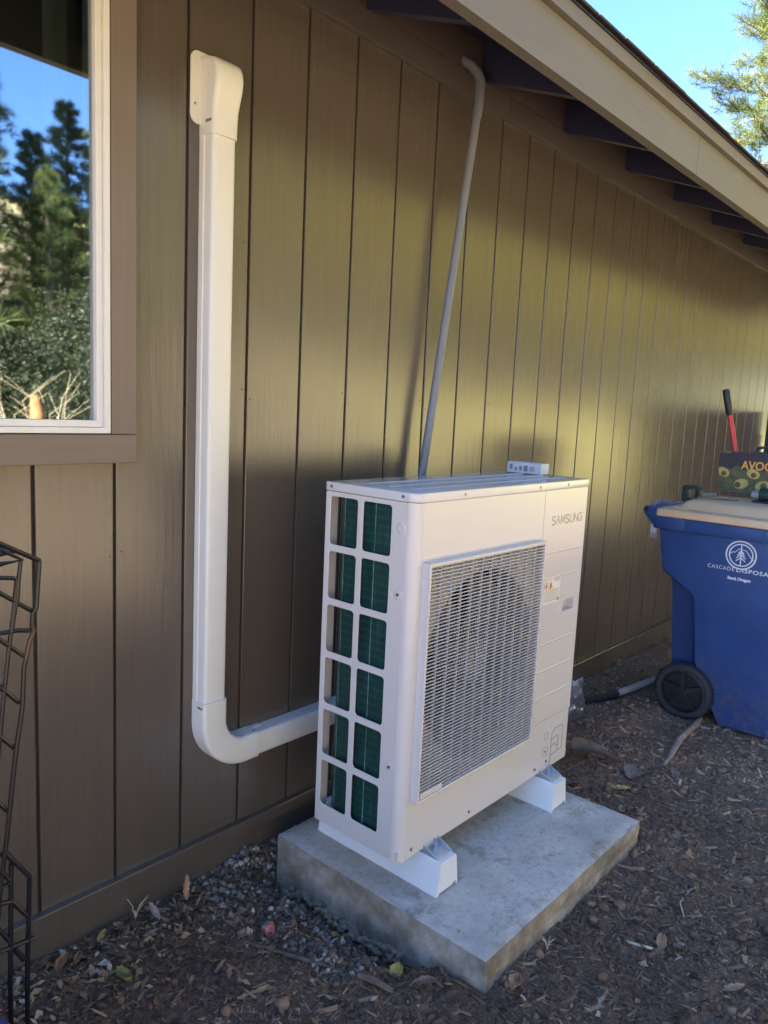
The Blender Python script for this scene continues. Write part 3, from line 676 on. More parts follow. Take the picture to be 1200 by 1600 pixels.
bm = bm_new(); cyl(bm, (fc[0], .115, fc[1]), (0, 1, 0), .05, .07, 24); finish(bm, 'motor', M_INNER, hp)
bm = bm_new(); box(bm, (.643, D_-.004, .012), (W_-.004, D_-.002, ZL-.002)); finish(bm, 'rear_panel', M_UNIT, hp)
# lid
bm = bm_new()
L_ = arc2(.0305-.001, .0305-.001, .0315, 180, 270, 8)+arc2(W_-.013, .012, .014, 270, 360, 6)+arc2(W_-.005, D_-.004, .006, 0, 90, 4)+arc2(.004, D_-.004, .006, 90, 180, 4)
prism(bm, L_, ZL, H_, 'z', .0028); lid = finish(bm, 'lid', M_LID, hp, True)
for y in (.075, .15, .225):
    bm = bm_new(); prism(bm, [(y-.005, H_-.0003), (y-.0022, H_+.0020), (y+.0022, H_+.0020), (y+.005, H_-.0003)], .07, W_-.06, 'x'); finish(bm, 'lid_rib', M_LID, lid)
for x, z in ((.205, .986), (.604, .986), (.784, .986), (.053, .022), (.325, .024), (.709, .024)):
    bm = bm_new(); cyl(bm, (x, -.0002, z), (0, -1, 0), .0045, .003, 12); finish(bm, 'screw', M_SCREW, hp)
for y, z in ((.043, .987), (.30, .987)):
    bm = bm_new(); cyl(bm, (-.0018, y, z), (-1, 0, 0), .0042, .0025, 12); finish(bm, 'screw', M_SCREW, hp)
bm = bm_new(); cyl(bm, (.786, .0016, .028), (0, -1, 0), .0045, .003, 12); finish(bm, 'screw', M_SCREW, lp)
# maker's lettering
LS = [(1, .80), (.80, .97), (.5, 1), (.2, .97), (.03, .80), (.12, .62), (.5, .52), (.88, .40), (.98, .22), (.80, .03), (.5, 0), (.18, .03), (0, .22)]
LET = {'S': [LS], 'A': [[(0, 0), (.5, 1), (1, 0)]], 'M': [[(0, 0), (.06, 1), (.5, .25), (.94, 1), (1, 0)]], 'U': [[(0, 1), (0, .25), (.2, .04), (.5, 0), (.8, .04), (1, .25), (1, 1)]],
       'N': [[(0, 0), (0, 1), (1, 0), (1, 1)]], 'G': [[(1, .80), (.8, .97), (.5, 1), (.2, .96), (0, .75), (0, .25), (.2, .04), (.5, 0), (.82, .04), (1, .2), (1, .48), (.55, .48)]]}
lt_ = link('lettering', None, None, hp)
for i_, ch in enumerate('SAMSUNG'):
    bm = bm_new(); q_n = 0
    for pl in LET[ch]:
        pp = [(.695+i_*.0302+x*(.0215 if ch != 'M' else .0235), .8590+z*.0275) for x, z in pl]
        for q_ in stroke(pp, .0048): prism(bm, q_, -.0009+q_n*3e-5, -.0001, 'y'); q_n += 1
        for x_, z_ in pp[1:-1]: prism(bm, circ(x_, z_, .0024, 10), -.0009-q_n*2e-5, -.0001, 'y'); q_n += 1
    finish(bm, 'letter', M_LOGO, lt_)
st = flat([rrect(.730, .641, .106, .088, .003)], 'sticker', M_LABEL, hp, -.0005)
flat([[(.690, .674), (.704, .659), (.690, .644), (.676, .659)]], 'hazard_sign', M_REDPR, st, -.0009); flat([[(.690, .670), (.700, .659), (.690, .648), (.680, .659)]], 'hazard_sign', M_LABEL, st, -.0013)
flat([[(.690, .666), (.694, .657), (.690, .652), (.686, .657)]], 'hazard_sign', M_PRINTK, st, -.0017)
flat([[(.719, .676), (.735, .645), (.703, .645)]], 'hazard_sign', M_AMBER, st, -.0009); flat([[(.719, .668), (.723, .656), (.719, .650), (.715, .656)]], 'hazard_sign', M_PRINTK, st, -.0013)
for k in range(11):
    z = (.679, .674, .670, .636, .630, .624, .618, .612, .606, .601, .641)[k]; a = .742 if k in (0, 1, 2) else .680
    b = .779 if k % 3 else .770
    if z < .606: a = .762
    flat([[(a, z), (b, z), (b, z+.0016), (a, z+.0016)]], 'print_line', M_PRINTG, st, -.0009)
flat([[(.768, .601), (.779, .601), (.779, .6105), (.768, .6105)]], 'print_line', M_PRINTG, st, -.0013)

# small carton on the lid
bx_ = thing('small_carton', 'small pale blue and white carton lying on top of the heat pump', 'carton', (1.652, -.430, 1.2140), (0, 0, R(2)))
bm = bm_new(); box(bm, (0, 0, 0), (.058, .134, .037), .001); finish(bm, 'carton', M_PALEBOX, bx_)
def sidep(name, loops, mat, x=-.0007): return place2d(fill2d(loops, .0004), name, mat, bx_, (x, 0, 0), (0, -1, 0), (0, 0, 1))
sidep('barcode_panel', [[(-.045, .006), (-.023, .006), (-.023, .028), (-.045, .028)]], M_LABEL)
for k in range(7): sidep('barcode_line', [[(-.044+k*.003, .008), (-.0425+k*.003, .008), (-.0425+k*.003, .026), (-.044+k*.003, .026)]], M_PRINTG, -.0012)
sidep('print_mark', [rrect(-.098, .013, .008, .012, .002)], M_REDPR); sidep('print_mark', [rrect(-.080, .017, .010, .016, .003)], M_MAUVE); sidep('print_mark', [rrect(-.118, .020, .012, .018, .003)], M_MAUVE)
sidep('print_mark', [rrect(-.060, .017, .016, .020, .002)], M_MAUVE)

# ------------------------------------------------------------------ recycling bin
bin_ = thing('wheeled_bin', 'blue wheeled recycling cart with tan lid and round mountain and tree emblem beside the wall', 'recycling bin', (2.93, -.45, .02))
def B(p): return (p[0]-2.93, p[1]+.45, p[2]-.02)
def xl(z): return 2.925-.065*(z-.02)          # tilted left side plane
bm = bm_new()
prof = [(-.395, .955), (-.400, .900), (-.412, .800), (-.425, .712), (-.440, .700), (-.585, .632), (-.596, .60), (-.600, .30), (-.645, .25), (-.690, .17), (-.718, .09), (-.728, .022), (-.945, .022), (-1.075, .955)]
A = [bm.verts.new(B((xl(z), y, z))) for y, z in prof]; Bv = [bm.verts.new(B((xl(z)+.50+.13*z, y, z))) for y, z in prof]; n = len(prof)
fs = [bm.faces.new(A), bm.faces.new(Bv[::-1])]
for k in range(n): bm.faces.new((A[k], Bv[k], Bv[(k+1) % n], A[(k+1) % n]))
es = [e for e in fs[0].edges]; bmesh.ops.bevel(bm, geom=es, offset=.010, segments=3, profile=.5, affect='EDGES')
body = finish(bm, 'body', M_BLUE, bin_, True)
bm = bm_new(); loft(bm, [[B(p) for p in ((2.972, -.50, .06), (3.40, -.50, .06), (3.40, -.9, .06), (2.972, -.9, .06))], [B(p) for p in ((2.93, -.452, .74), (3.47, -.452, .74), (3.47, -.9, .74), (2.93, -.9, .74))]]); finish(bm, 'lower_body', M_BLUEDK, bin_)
# rim band
bm = bm_new(); loft(bm, [[B(p) for p in ((2.852, -.372, z), (3.50, -.372, z), (3.50, -1.095, z), (2.852, -1.095, z))] for z in (.912, .972)]); 
bmesh.ops.bevel(bm, geom=bm.edges[:], offset=.006, segments=2, profile=.5, affect='EDGES'); finish(bm, 'rim', M_BLUE, bin_, True)
for y in (-.69, -.86, -1.0):
    bm = bm_new(); box(bm, B((2.8485, y-.003, .914)), B((2.8530, y+.003, .966)), 0); finish(bm, 'rim_rib', M_BLUE, bin_)
# handle: arms rising from rim to a bar toward the wall
bm = bm_new(); prism(bm, [(B((0, y, z))[1], B((0, y, z))[2]) for y, z in ((-.52, .914), (-.52, .972), (-.45, .975), (-.395, .992), (-.352, 1.013), (-.330, 1.015), (-.318, 1.002), (-.320, .984), (-.345, .955), (-.385, .914))], -.0805, -.060, 'x', .003)
prism(bm, [(B((0, y, z))[1], B((0, y, z))[2]) for y, z in ((-.52, .914), (-.52, .972), (-.45, .975), (-.395, .992), (-.352, 1.013), (-.330, 1.015), (-.318, 1.002), (-.320, .984), (-.345, .955), (-.385, .914))], .55, .568, 'x', .003)
cyl(bm, B((2.848, -.334, .998)), (1, 0, 0), .015, .66, 16); finish(bm, 'handle', M_BLUE, bin_, True)
bm = bm_new(); cyl(bm, B((2.8465, -.334, .998)), (1, 0, 0), .011, .003, 16); finish(bm, 'handle_end', M_BLACK, bin_)
for x, y in ((2.93, -.325), (2.975, -.322), (3.05, -.325)):
    bm = bm_new(); cyl(bm, B((x, y-.01, 1.022)), (1, 0, 0), .012, .022, 16); finish(bm, 'hinge_lug', M_MAUVE, bin_)
# sticker hanging at the back corner
me = fill2d([rrect(0, 0, .036, .085, .003)], .0008); stk = place2d(me, 'serial_sticker', M_MAUVE, bin_, B((2.862, -.372, .905)), (0, -1, 0), (-.06, 0, 1))
bm = bm_new()
for k in range(5): box(bm, B((2.8575, -.386+k*.006, .895-.012*(k % 2))), B((2.8585, -.383+k*.006, .935-.01*(k % 3))))
finish(bm, 'sticker_print', M_PRINTW, stk)
# lid
def lring(i, z, r=.03): return [B((x, y, z)) for x, y in rrect((2.842+3.51)/2, (-.372-1.10)/2, 3.51-2.842-2*i, .728-2*i, max(r, .004), 4)]
bm = bm_new(); loft(bm, [lring(.004, .974), lring(0, .978), lring(0, 1.000), lring(.006, 1.008), lring(.03, 1.011), lring(.075, 1.013), lring(.10, 1.045), lring(.12, 1.054), lring(.16, 1.058)]); lidb = finish(bm, 'lid', M_TAN, bin_, True)
bm = bm_new(); box(bm, B((2.90, -.50, 1.0105)), B((3.10, -.44, 1.0185)), .003); finish(bm, 'lid_ridge', M_TAN, lidb)
# wheels
def wheel(xf, s):
    w_ = link('wheel', None, None, bin_, B((xf, -.578, .152)))
    bm = bm_new(); prf = [(.102, .004), (.118, 0), (.128, .004), (.1325, .012), (.1325, .044), (.126, .050), (.102, .050)]
    rings = [[(x_*s, r*math.cos(a), r*math.sin(a)) for a in [2*math.pi*j/60 for j in range(60)]] for r, x_ in prf]
    loft(bm, rings+[rings[0]], False)
    for k in range(44):
        a = 2*math.pi*k/44; c_, s_ = math.cos(a), math.sin(a); r0, r1 = .130, .1365; t_ = .0045
        pts = [(r0*c_-t_*s_, r0*s_+t_*c_), (r1*c_-t_*.7*s_, r1*s_+t_*.7*c_), (r1*c_+t_*.7*s_, r1*s_-t_*.7*c_), (r0*c_+t_*s_, r0*s_-t_*c_)]
        prism(bm, pts, .004*s, .046*s, 'x')
    finish(bm, 'tyre', M_RUBBER, w_, True)
    bm = bm_new(); rings = [[(x_*s, r*math.cos(a), r*math.sin(a)) for a in [2*math.pi*j/48 for j in range(48)]] for r, x_ in ((.103, .006), (.098, .004), (.094, .010), (.094, .045), (.103, .045))]; loft(bm, rings, False)
    cyl(bm, (.002*s, 0, 0), (s, 0, 0), .020, .045, 24)
    cyl(bm, (.034*s, 0, 0), (s, 0, 0), .096, .006, 40)
    finish(bm, 'rim', M_BLACK, w_, True)
    for k in range(5):
        a = 2*math.pi*k/5+.25; bm = bm_new()
        d = Vector((0, math.cos(a), math.sin(a))); nrm = Vector((0, -math.sin(a), math.cos(a)))
        loft(bm, [[d*.015+nrm*.013+Vector((x_*s, 0, 0)) for x_ in (.006,)]+[d*.015-nrm*.013+Vector((.006*s, 0, 0)), d*.015-nrm*.013+Vector((.034*s, 0, 0)), d*.015+nrm*.013+Vector((.034*s, 0, 0))],
                  [d*.097+nrm*.009+Vector((.010*s, 0, 0)), d*.097-nrm*.009+Vector((.010*s, 0, 0)), d*.097-nrm*.009+Vector((.034*s, 0, 0)), d*.097+nrm*.009+Vector((.034*s, 0, 0))]])
        finish(bm, 'spoke', M_BLACK, w_)
wheel(2.865, 1); wheel(3.515, -1)
bm = bm_new(); cyl(bm, B((2.90, -.578, .152)), (1, 0, 0), .010, .58, 12); finish(bm, 'axle', M_BLACK, bin_)
# emblem and lettering on the side
def on_side(me, name, mat, y, z, lift=.0008):
    return place2d(me, name, mat, bin_, B((xl(z)-lift, y, z)), (0, -1, 0), (-.065, 0, 1))
em = link('emblem', None, None, bin_)
def e_side(me, lift=.0010): o = on_side(me, 'emblem_mark', M_PRINTW, -.771, .843, lift); o.parent = em; return o
e_side(fill2d([circ(0, 0, .066, 56), circ(0, 0, .0595, 56)], .0004)); e_side(fill2d([circ(0, 0, .052, 56), circ(0, 0, .0465, 56)], .0004))
def st_mesh(lines, t):
    bm = bm_new()
    for L in lines:
        for q_ in stroke(L, t): prism(bm, q_, -.0002, .0002, 'z')
    me = bpy.data.meshes.new('emblem_mark'); bmesh.ops.recalc_face_normals(bm, faces=bm.faces); bm.to_mesh(me); bm.free(); return me
e_side(st_mesh([[(0, -.050), (0, .046)]], .005), .0012)
e_side(st_mesh([[(-.020, y-.016), (0, y), (.020, y-.016)] for y in (.002, -.011)]+[[(-.012, .008), (0, .020), (.012, .008)], [(-.015, -.002), (0, .012), (.015, -.002)]], .0045), .0014)
e_side(st_mesh([[(-.050, -.002), (-.034, .012), (-.028, .009), (-.012, .026), (0, .030)], [(.004, .026), (.022, .022), (.030, .010), (.042, -.006), (.054, -.018)]], .003), .0016)
def fitw(me, wd):
    x0 = min(v.co.x for v in me.vertices); x1 = max(v.co.x for v in me.vertices)
    for v in me.vertices: v.co.x = (v.co.x-x0)*wd/(x1-x0)
    return me
me = fitw(text_mesh('CASCADE', (.0250), .0004, space=1.15), .116); on_side(me, 'lettering', M_PRINTW, -.632, .766)
me = fitw(text_mesh('DISPOSAL', .0262, .0004, space=1.12, bold=.0004), .150); on_side(me, 'lettering', M_PRINTW, -.7575, .7655)
me = text_mesh('Bend, Oregon', .019, .0004, space=.9, bold=.0007); on_side(me, 'lettering', M_PRINTW, -.722, .727)
# ------------------------------------------------------------------ things on the bin lid
LZ = 1.0785
cr = thing('produce_box', 'black open cardboard box printed with avocados and gold lettering, standing on the bin lid', 'cardboard box', (3.30, -.50, 1.0790))
me = fill2d([[(.0, 0), (.42, 0), (.42, .198), (.30, .203), (.27, .182), (.25, .182), (.205, .212), (.165, .212), (.150, .204), (.055, .204), (.050, .197), (0, .197)]], .004)
place2d(me, 'box_wall', M_CARD, cr, (0, 0, 0), (0, -1, 0), (0, 0, 1))
bm = bm_new(); box(bm, (.0025, -.004, 0), (.165, 0, .197)); finish(bm, 'box_wall', M_CARDIN, cr)
bm = bm_new(); box(bm, (.0025, -.42, 0), (.165, -.416, .197)); finish(bm, 'box_wall', M_CARD, cr)
bm = bm_new(); box(bm, (.1655, -.42, 0), (.169, 0, .190)); finish(bm, 'box_wall', M_CARDIN, cr)
bm = bm_new(); box(bm, (.0025, -.415, .0005), (.165, -.0045, .004)); finish(bm, 'box_floor', M_CARDIN, cr)
place2d(fill2d([[(.002, .002), (.418, .002), (.418, .118), (.30, .126), (.15, .112), (.002, .120)]], .0004), 'avocado_print', simple('olive_print', (.10, .09, .045), .5, var=.4, vscale=30), cr, (-.0023, 0, 0), (0, -1, 0), (0, 0, 1))
def avo(u, v, a, s, half=True):
    def pear(k_, t): r = s*(1+.32*math.cos(t))*k_; return (u+math.cos(a)*r*1.15*math.cos(t)-math.sin(a)*r*.80*math.sin(t), v+math.sin(a)*r*1.15*math.cos(t)+math.cos(a)*r*.80*math.sin(t))
    T = [2*math.pi*k/32 for k in range(32)]; ok = lambda L: [(max(.003, min(.417, x)), max(.003, y)) for x, y in L]
    place2d(fill2d([ok([pear(1, t) for t in T])], .0004), 'avocado_print', M_AVOSK, cr, (-.0026-.0001*s*100, 0, 0), (0, -1, 0), (0, 0, 1))
    if half:
        place2d(fill2d([ok([pear(.86, t) for t in T])], .0004), 'avocado_print', M_AVO, cr, (-.0036-.0001*s*100, 0, 0), (0, -1, 0), (0, 0, 1))
        place2d(fill2d([circ(u-.006, v-.002, s*.42, 20)], .0004), 'avocado_print', M_PIT, cr, (-.0046-.0001*s*100, 0, 0), (0, -1, 0), (0, 0, 1))
avo(.035, .095, R(150), .030); avo(.175, .098, R(160), .031); avo(.105, .045, R(20), .034); avo(.090, .100, R(100), .024, False); avo(.225, .050, R(200), .034); avo(.045, .035, R(10), .022, False); avo(.300, .095, R(30), .030); avo(.350, .05, R(100), .03)
me = text_mesh('AVOCADOS', .058, .0006, bold=.0010); 
for v in me.vertices: v.co.x *= .86
place2d(me, 'lettering', M_GOLD, cr, (-.0031, -.108, .122), (0, -1, 0), (0, 0, 1))
tl = thing('loppers', 'long red tool handle with black rubber grip leaning up out of the avocado box', 'loppers', (3.38, -.60, 1.095))
t0, t1 = Vector((3.40, -.585, 1.11)), Vector((3.375, -.470, 1.59))
dd = (t1-t0).normalized(); tm = t0+dd*((t1-t0).length*.73)
def flatbar(bm, a, b, r0, r1):
    tube(bm, [a-tl.location, b-tl.location], [r0, r1], 14)
bm = bm_new(); flatbar(bm, t0, tm, .0155, .0125); finish(bm, 'shaft', M_RED, tl, True)
bm = bm_new(); tube(bm, [tm-tl.location, tm+dd*.006-tl.location, t1-dd*.01-tl.location, t1-tl.location], [.0135, .0175, .0178, .013], 16); finish(bm, 'grip', M_BLACK, tl, True)
bm = bm_new(); box(bm, (-.012, -.02, -.012), (.012, .02, .03), .004); finish(bm, 'tool_head', M_BLACK, tl)
def loop_tool(name, label, cat, loc, s, rot=0):
    o = thing(name, label, cat, loc, (0, 0, rot))
    prof_o = rrect(0, .045*s, .085*s, .090*s, .016*s); prof_i = rrect(.004*s, .046*s, .045*s, .052*s, .010*s)
    place2d(fill2d([prof_o, prof_i], .040*s, .004*s), 'body', M_GREEN, o, (0, 0, .001), (0, -1, 0), (0, 0, 1))
    bm = bm_new(); box(bm, (-.026*s, -.050*s, -.0), (.026*s, -.032*s, .075*s), .006*s); finish(bm, 'trigger_side', M_BLACK, o)
    return o
loop_tool('drill_battery', 'dark green loop shaped tool battery on the bin lid by the wall', 'tool battery', (3.16, -.428, 1.0215), .95)
loop_tool('hand_tool', 'dark loop shaped hand tool standing behind the avocado box', 'hand tool', (3.44, -.660, 1.250), .70)
# inner support so the looped tool stands in the box
bm = bm_new(); box(bm, (3.415, -.695, 1.084), (3.462, -.630, 1.2495), .004); ob = finish(bm, 'tool_case', M_CARD); tag(ob, 'dark tool case in the avocado box under the dark looped tool handle', 'tool case')
br = thing('metal_bracket', 'galvanised metal strap bracket with slots lying on the bin lid by the tool battery', 'bracket', (3.30, -.475, 1.0155), (0, 0, R(-14)))
me = fill2d([rrect(0, .026, .085, .050, .004), rrect(.020, .028, .026, .014, .003)], .003); place2d(me, 'plate', M_SILV, br, (-.02, 0, 0), (0, -1, .14), (.15, .10, 1))
bm = bm_new(); box(bm, (-.045, -.045, 0), (.02, .045, .003)); box(bm, (-.05, .012, .003), (-.02, .042, .028), .002); finish(bm, 'flange', M_SILV, br)
bm = bm_new()
rings = []
for k in range(13):
    t_ = k/12; rings.append([(3.03+.10*t_+.0*k, -.50-.16*t_-.035*math.sin(t_*3.1)*s_, 1.0605+.003*math.sin(t_*5)+zz) for s_, zz in ((1, 0), (-1, 0), (-1, .004), (1, .004))])
loft(bm, rings); lt = finish(bm, 'leather_strap', M_LEATHER, None, True); tag(lt, 'flat brown leather pouch lying on the tan bin lid in front of the box', 'leather pouch')
dr = thing('power_drill', 'dark green cordless drill with chrome chuck on the bin lid by the avocado box', 'drill', (3.16, -.70, 1.06))
bm = bm_new(); cyl(bm, (0, -.045, .038), (0, -1, 0), .031, .16, 20); finish(bm, 'motor_housing', M_GREEN, dr, True)
bm = bm_new(); cyl(bm, (0, -.010, .034), (0, -1, 0), .017, .036, 20, .024); finish(bm, 'chuck', M_SILV, dr, True)
bm = bm_new(); cyl(bm, (0, -.0085, .034), (0, -1, 0), .008, .003, 14); finish(bm, 'bit_hole', M_LEATHER, dr)
bm = bm_new(); box(bm, (-.02, -.18, .0), (.02, -.12, .03), .006); finish(bm, 'handle', M_GREEN, dr)
bm = bm_new(); box(bm, (-.030, -.12, .0), (.10, -.02, .008), .002); finish(bm, 'base_plate', M_BLACK, dr)

# ------------------------------------------------------------------ yard clutter
bm = bm_new(); tube(bm, [(2.56, -.155, .045), (2.65, -.185, .046), (2.76, -.235, .048), (2.87, -.262, .050)], .021, 12); hs = thing('vacuum_hose', 'black pipe with a pale grey end lying on the mulch between unit and bin', 'pipe', (2.7, -.2, .04)); tmp = finish(bm, 'black_section', M_PIPEK, hs, True); tmp.data.transform(Matrix.Translation((-2.7, .2, -.04)))
bm = bm_new(); tube(bm, [(2.862, -.261, .050), (3.02, -.290, .053), (3.24, -.325, .055)], .0185, 12); tmp = finish(bm, 'grey_section', M_PIPEG, hs, True); tmp.data.transform(Matrix.Translation((-2.7, .2, -.04)))
bm = bm_new(); tube(bm, [(2.31, -.722, .022), (2.42, -.712, .038), (2.57, -.688, .046), (2.72, -.682, .046), (2.82, -.676, .040), (2.92, -.660, .03)], [.007, .014, .016, .013, .015, .010], 9); tag(finish(bm, 'wooden_root', M_WOOD, None, True), 'pale weathered stick running from the bin wheel across the mulch', 'stick')
# plastic bag
bm = bm_new(); bmesh.ops.create_icosphere(bm, subdivisions=4, radius=1)
for v in bm.verts:
    x, y, z = v.co; n1 = float(vnoise(np.array([x*3+z*2+5]), np.array([y*3+z*4+9]), 21)[0]); n2 = float(vnoise(np.array([x*8+z*5+5]), np.array([y*7-z*6+9]), 22)[0])
    s_ = 1+.45*n1+.16*n2; tz = (z+1)/2; k_ = (1-.62*tz)
    v.co = Vector((2.40+x*.155*s_*k_-.09*tz, -.235+y*.10*s_*k_, .04+max(0, tz*.29*s_*.95)))
tag(finish(bm, 'plastic_bag', M_BAG), 'crumpled clear plastic bag slumped on the ground behind the heat pump', 'plastic bag')
# wire crate at left edge
wc = thing('wire_cage', 'black coated wire cage with rusty spots standing at the wall by the window', 'wire cage', (-.16, -.45, .02))
PXc = {}
def wire(pts, r=.0028, back=0):
    bm = bm_new(); out = []
    for x, z in pts: out.append((x+.16, back, z-.02))
    tube(bm, out, r*1.45, 8); return finish(bm, 'wire', M_WIRE, wc, True)
# (x,z) on the plane y=-.45
WCR = (R(0),)
def wp(px, pz): return (px, pz)
for L in [[(-0.097, 1.129), (-0.104, 1.045), (-0.11, 1.037), (-0.112, 1.015), (-0.108, 1.005), (-0.116, 0.989), (-0.127, 0.942), (-0.131, 0.87), (-0.143, 0.796), (-0.152, 0.727), (-0.155, 0.698), (-0.163, 0.632), (-0.175, 0.548), (-0.183, 0.465)], [(-0.178, 1.174), (-0.162, 1.166), (-0.131, 1.148), (-0.097, 1.129)], [(-0.179, 1.131), (-0.163, 1.131), (-0.127, 1.134), (-0.163, 1.157), (-0.178, 1.166)]]: wire(L, .0030)
for L in [[(-0.127, 1.134), (-0.131, 1.104), (-0.134, 1.067), (-0.14, 1.04), (-0.145, 1.007)], [(-0.179, 1.108), (-0.164, 1.107), (-0.14, 1.103), (-0.135, 1.098), (-0.14, 1.051), (-0.151, 0.974), (-0.16, 0.901), (-0.169, 0.822), (-0.177, 0.737)], [(-0.179, 1.091), (-0.164, 1.081), (-0.11, 1.04)], [(-0.181, 1.014), (-0.166, 1.0), (-0.124, 0.96)], [(-0.173, 0.92), (-0.156, 0.903), (-0.135, 0.878)], [(-0.177, 0.839), (-0.165, 0.822), (-0.145, 0.797)], [(-0.188, 0.724), (-0.173, 0.704), (-0.157, 0.681)], [(-0.19, 0.631), (-0.175, 0.612), (-0.167, 0.6)], [(-0.181, 1.012), (-0.166, 1.01), (-0.132, 1.009), (-0.105, 1.003)], [(-0.184, 0.917), (-0.168, 0.915), (-0.156, 0.913)]]: wire(L, .0027, .004)
for L in [[(-0.166, 0.609), (-0.124, 0.543), (-0.132, 0.34), (-0.135, 0.243)], [(-0.156, 0.583), (-0.162, 0.358), (-0.165, 0.262)], [(-0.192, 0.541), (-0.176, 0.546), (-0.157, 0.549), (-0.173, 0.575)], [(-0.193, 0.517), (-0.177, 0.515), (-0.156, 0.511), (-0.131, 0.47)], [(-0.19, 0.425), (-0.165, 0.421), (-0.119, 0.418)], [(-0.194, 0.489), (-0.178, 0.463), (-0.162, 0.435)], [(-0.154, 0.415), (-0.137, 0.383)]]: wire([(x, z if z > .3 else -.02) for x, z in L], .0032)
wire([(-.097, 1.129), (-.17, 1.12), (-.40, 1.13)], .0024, .10)
for z in (1.13, 1.03, .93, .83, .73, .62, .46, .36, .2): wire([(-.21, z), (-.50, z+.01)], .0026)
for x in (-.22, -.30, -.38, -.46): wire([(x, 1.13), (x-.02, .0)], .0026)
# blue bag in the lower left corner
bm = bm_new(); bmesh.ops.create_icosphere(bm, subdivisions=4, radius=1)
for v in bm.verts:
    x, y, z = v.co; n1 = float(vnoise(np.array([x*2+z+5]), np.array([y*2+z*2+9]), 31)[0]); v.co = Vector((-.325+x*.150*(1+.2*n1), -.52+y*.13*(1+.2*n1), .02+max(0, (z+.9)*.200*(1+.2*n1))))
tag(finish(bm, 'fabric_bag', M_BLUEBAG, None, True), 'dark blue fabric bag at the foot of the black wire cage', 'bag')

# ------------------------------------------------------------------ mulch chips, gravel, litter
def chips(name, n, xr, yr, lmin, lmax, wf, mat, dens=None, flat_=.35, up_=.002):
    x = RNG.uniform(*xr, n); y = RNG.uniform(*yr, n)
    if dens is not None: k_ = RNG.random(n) < dens(x, y); x, y = x[k_], y[k_]
    k_ = ~((x > .770) & (x < 1.70) & (y > -.885) & (y < -.10)); x, y = x[k_], y[k_]; n = len(x)
    z = ground_h(x, y)+RNG.uniform(-.001, up_, n); L = lmin+(lmax-lmin)*RNG.random(n)**3; a = RNG.uniform(0, math.pi, n); p = RNG.normal(0, flat_, n)
    d = np.stack([np.cos(a)*np.cos(p), np.sin(a)*np.cos(p), np.sin(p)], -1)*L[:, None]/2; s = np.stack([-np.sin(a), np.cos(a), RNG.normal(0, .4, n)], -1)*(L*wf*RNG.uniform(.5, 1.2, n))[:, None]/2
    h = np.zeros((n, 3)); h[:, 2] = L*wf*RNG.uniform(.3, .8, n); c = np.stack([x, y, z], -1)
    V = np.stack([c-d-s*.6, c-d*.8+s, c+d-s, c+d*.7+s*.7, c+h-d*.3, c+h+d*.4], 1).reshape(-1, 3)
    o = (np.arange(n)*6)[:, None]; T = np.array([[0, 4, 1], [0, 2, 5], [0, 5, 4], [2, 3, 5], [1, 4, 5], [1, 5, 3]])
    Fc = (o[:, :, None]+T[None]).reshape(-1, 3)
    pt = vnoise(x*3.1+50, y*3.1+50, 41)*.8+vnoise(x*9+50, y*9+50, 42)*.5+.5; fr_ = np.clip((x-1.3)/1.2, 0, 1)*np.clip(1.2+vnoise(x*2+9, y*2+9, 43)*2, .2, 1)  # fr_ pales the chips to the right, a painted sun patch
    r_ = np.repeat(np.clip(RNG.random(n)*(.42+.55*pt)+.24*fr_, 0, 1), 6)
    ob = link(name, np_mesh(name, V, Fc, r_), mat); ob['kind'] = 'stuff'; return ob
near = lambda x, y: np.exp(-((x-1.0)**2/6+(y+.8)**2/3))*.9+.1
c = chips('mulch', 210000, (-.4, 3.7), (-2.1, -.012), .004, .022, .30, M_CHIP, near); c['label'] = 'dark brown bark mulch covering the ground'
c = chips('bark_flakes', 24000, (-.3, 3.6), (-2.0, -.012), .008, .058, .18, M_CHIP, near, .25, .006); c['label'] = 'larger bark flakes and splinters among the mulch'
def litter_d(x, y): return np.where((y > -.35-.25*x) & (x < 1), 1, .22)*np.clip(1.3-np.abs(x-.6)*.25, .1, 1)
c = chips('twig_litter', 3600, (-.2, 3.3), (-1.9, -.02), .02, .085, .035, M_LITTER, litter_d, .2, .010); c['label'] = 'thin dry stalks and needles scattered over the mulch'
# gravel patch between wall and pad
def rocks(name, n, mat):
    x = RNG.normal(.66, .12, n*2); y = -.02-.60*RNG.random(n*2)**1.35
    cxm = .70-.0*y; k_ = (np.abs(x-(.66+.02*vnoise(y*9+40, y*3+9, 5))) < (.120+.10*vnoise(y*14+60, x*12+60, 6))+(.05*(y > -.25))) & (x < .792) & (vnoise(y*30+60, x*30+60, 16) > -.22) | ((y > -.14) & (x > .52) & (x < .95) & (y < -.02))
    x, y = x[k_][:n], y[k_][:n]; n = len(x)
    s = .0022+.0085*RNG.random(n)**2.4
    ico = bm_new(); bmesh.ops.create_icosphere(ico, subdivisions=1, radius=1); V0 = np.array([v.co[:] for v in ico.verts]); F0 = np.array([[v.index for v in f.verts] for f in ico.faces]); ico.free()
    V = V0[None]*(1+RNG.uniform(-.28, .28, (n, len(V0), 1)))*(s[:, None, None]*RNG.uniform(.6, 1.3, (n, 1, 3)))
    V = V+np.stack([x, y, ground_h(x, y)+s*.3+RNG.uniform(0, .012, n)*np.exp(-((x-.70)/.06)**2)], -1)[:, None]
    Fc = (F0[None]+(np.arange(n)*len(V0))[:, None, None]).reshape(-1, 3)
    ob = link(name, np_mesh(name, V.reshape(-1, 3), Fc, np.repeat(RNG.random(n), len(F0))), mat); ob['kind'] = 'stuff'; return ob
c = rocks('gravel', 2600, M_GRAVEL); c['label'] = 'grey gravel spilled between the wall and the concrete pad'
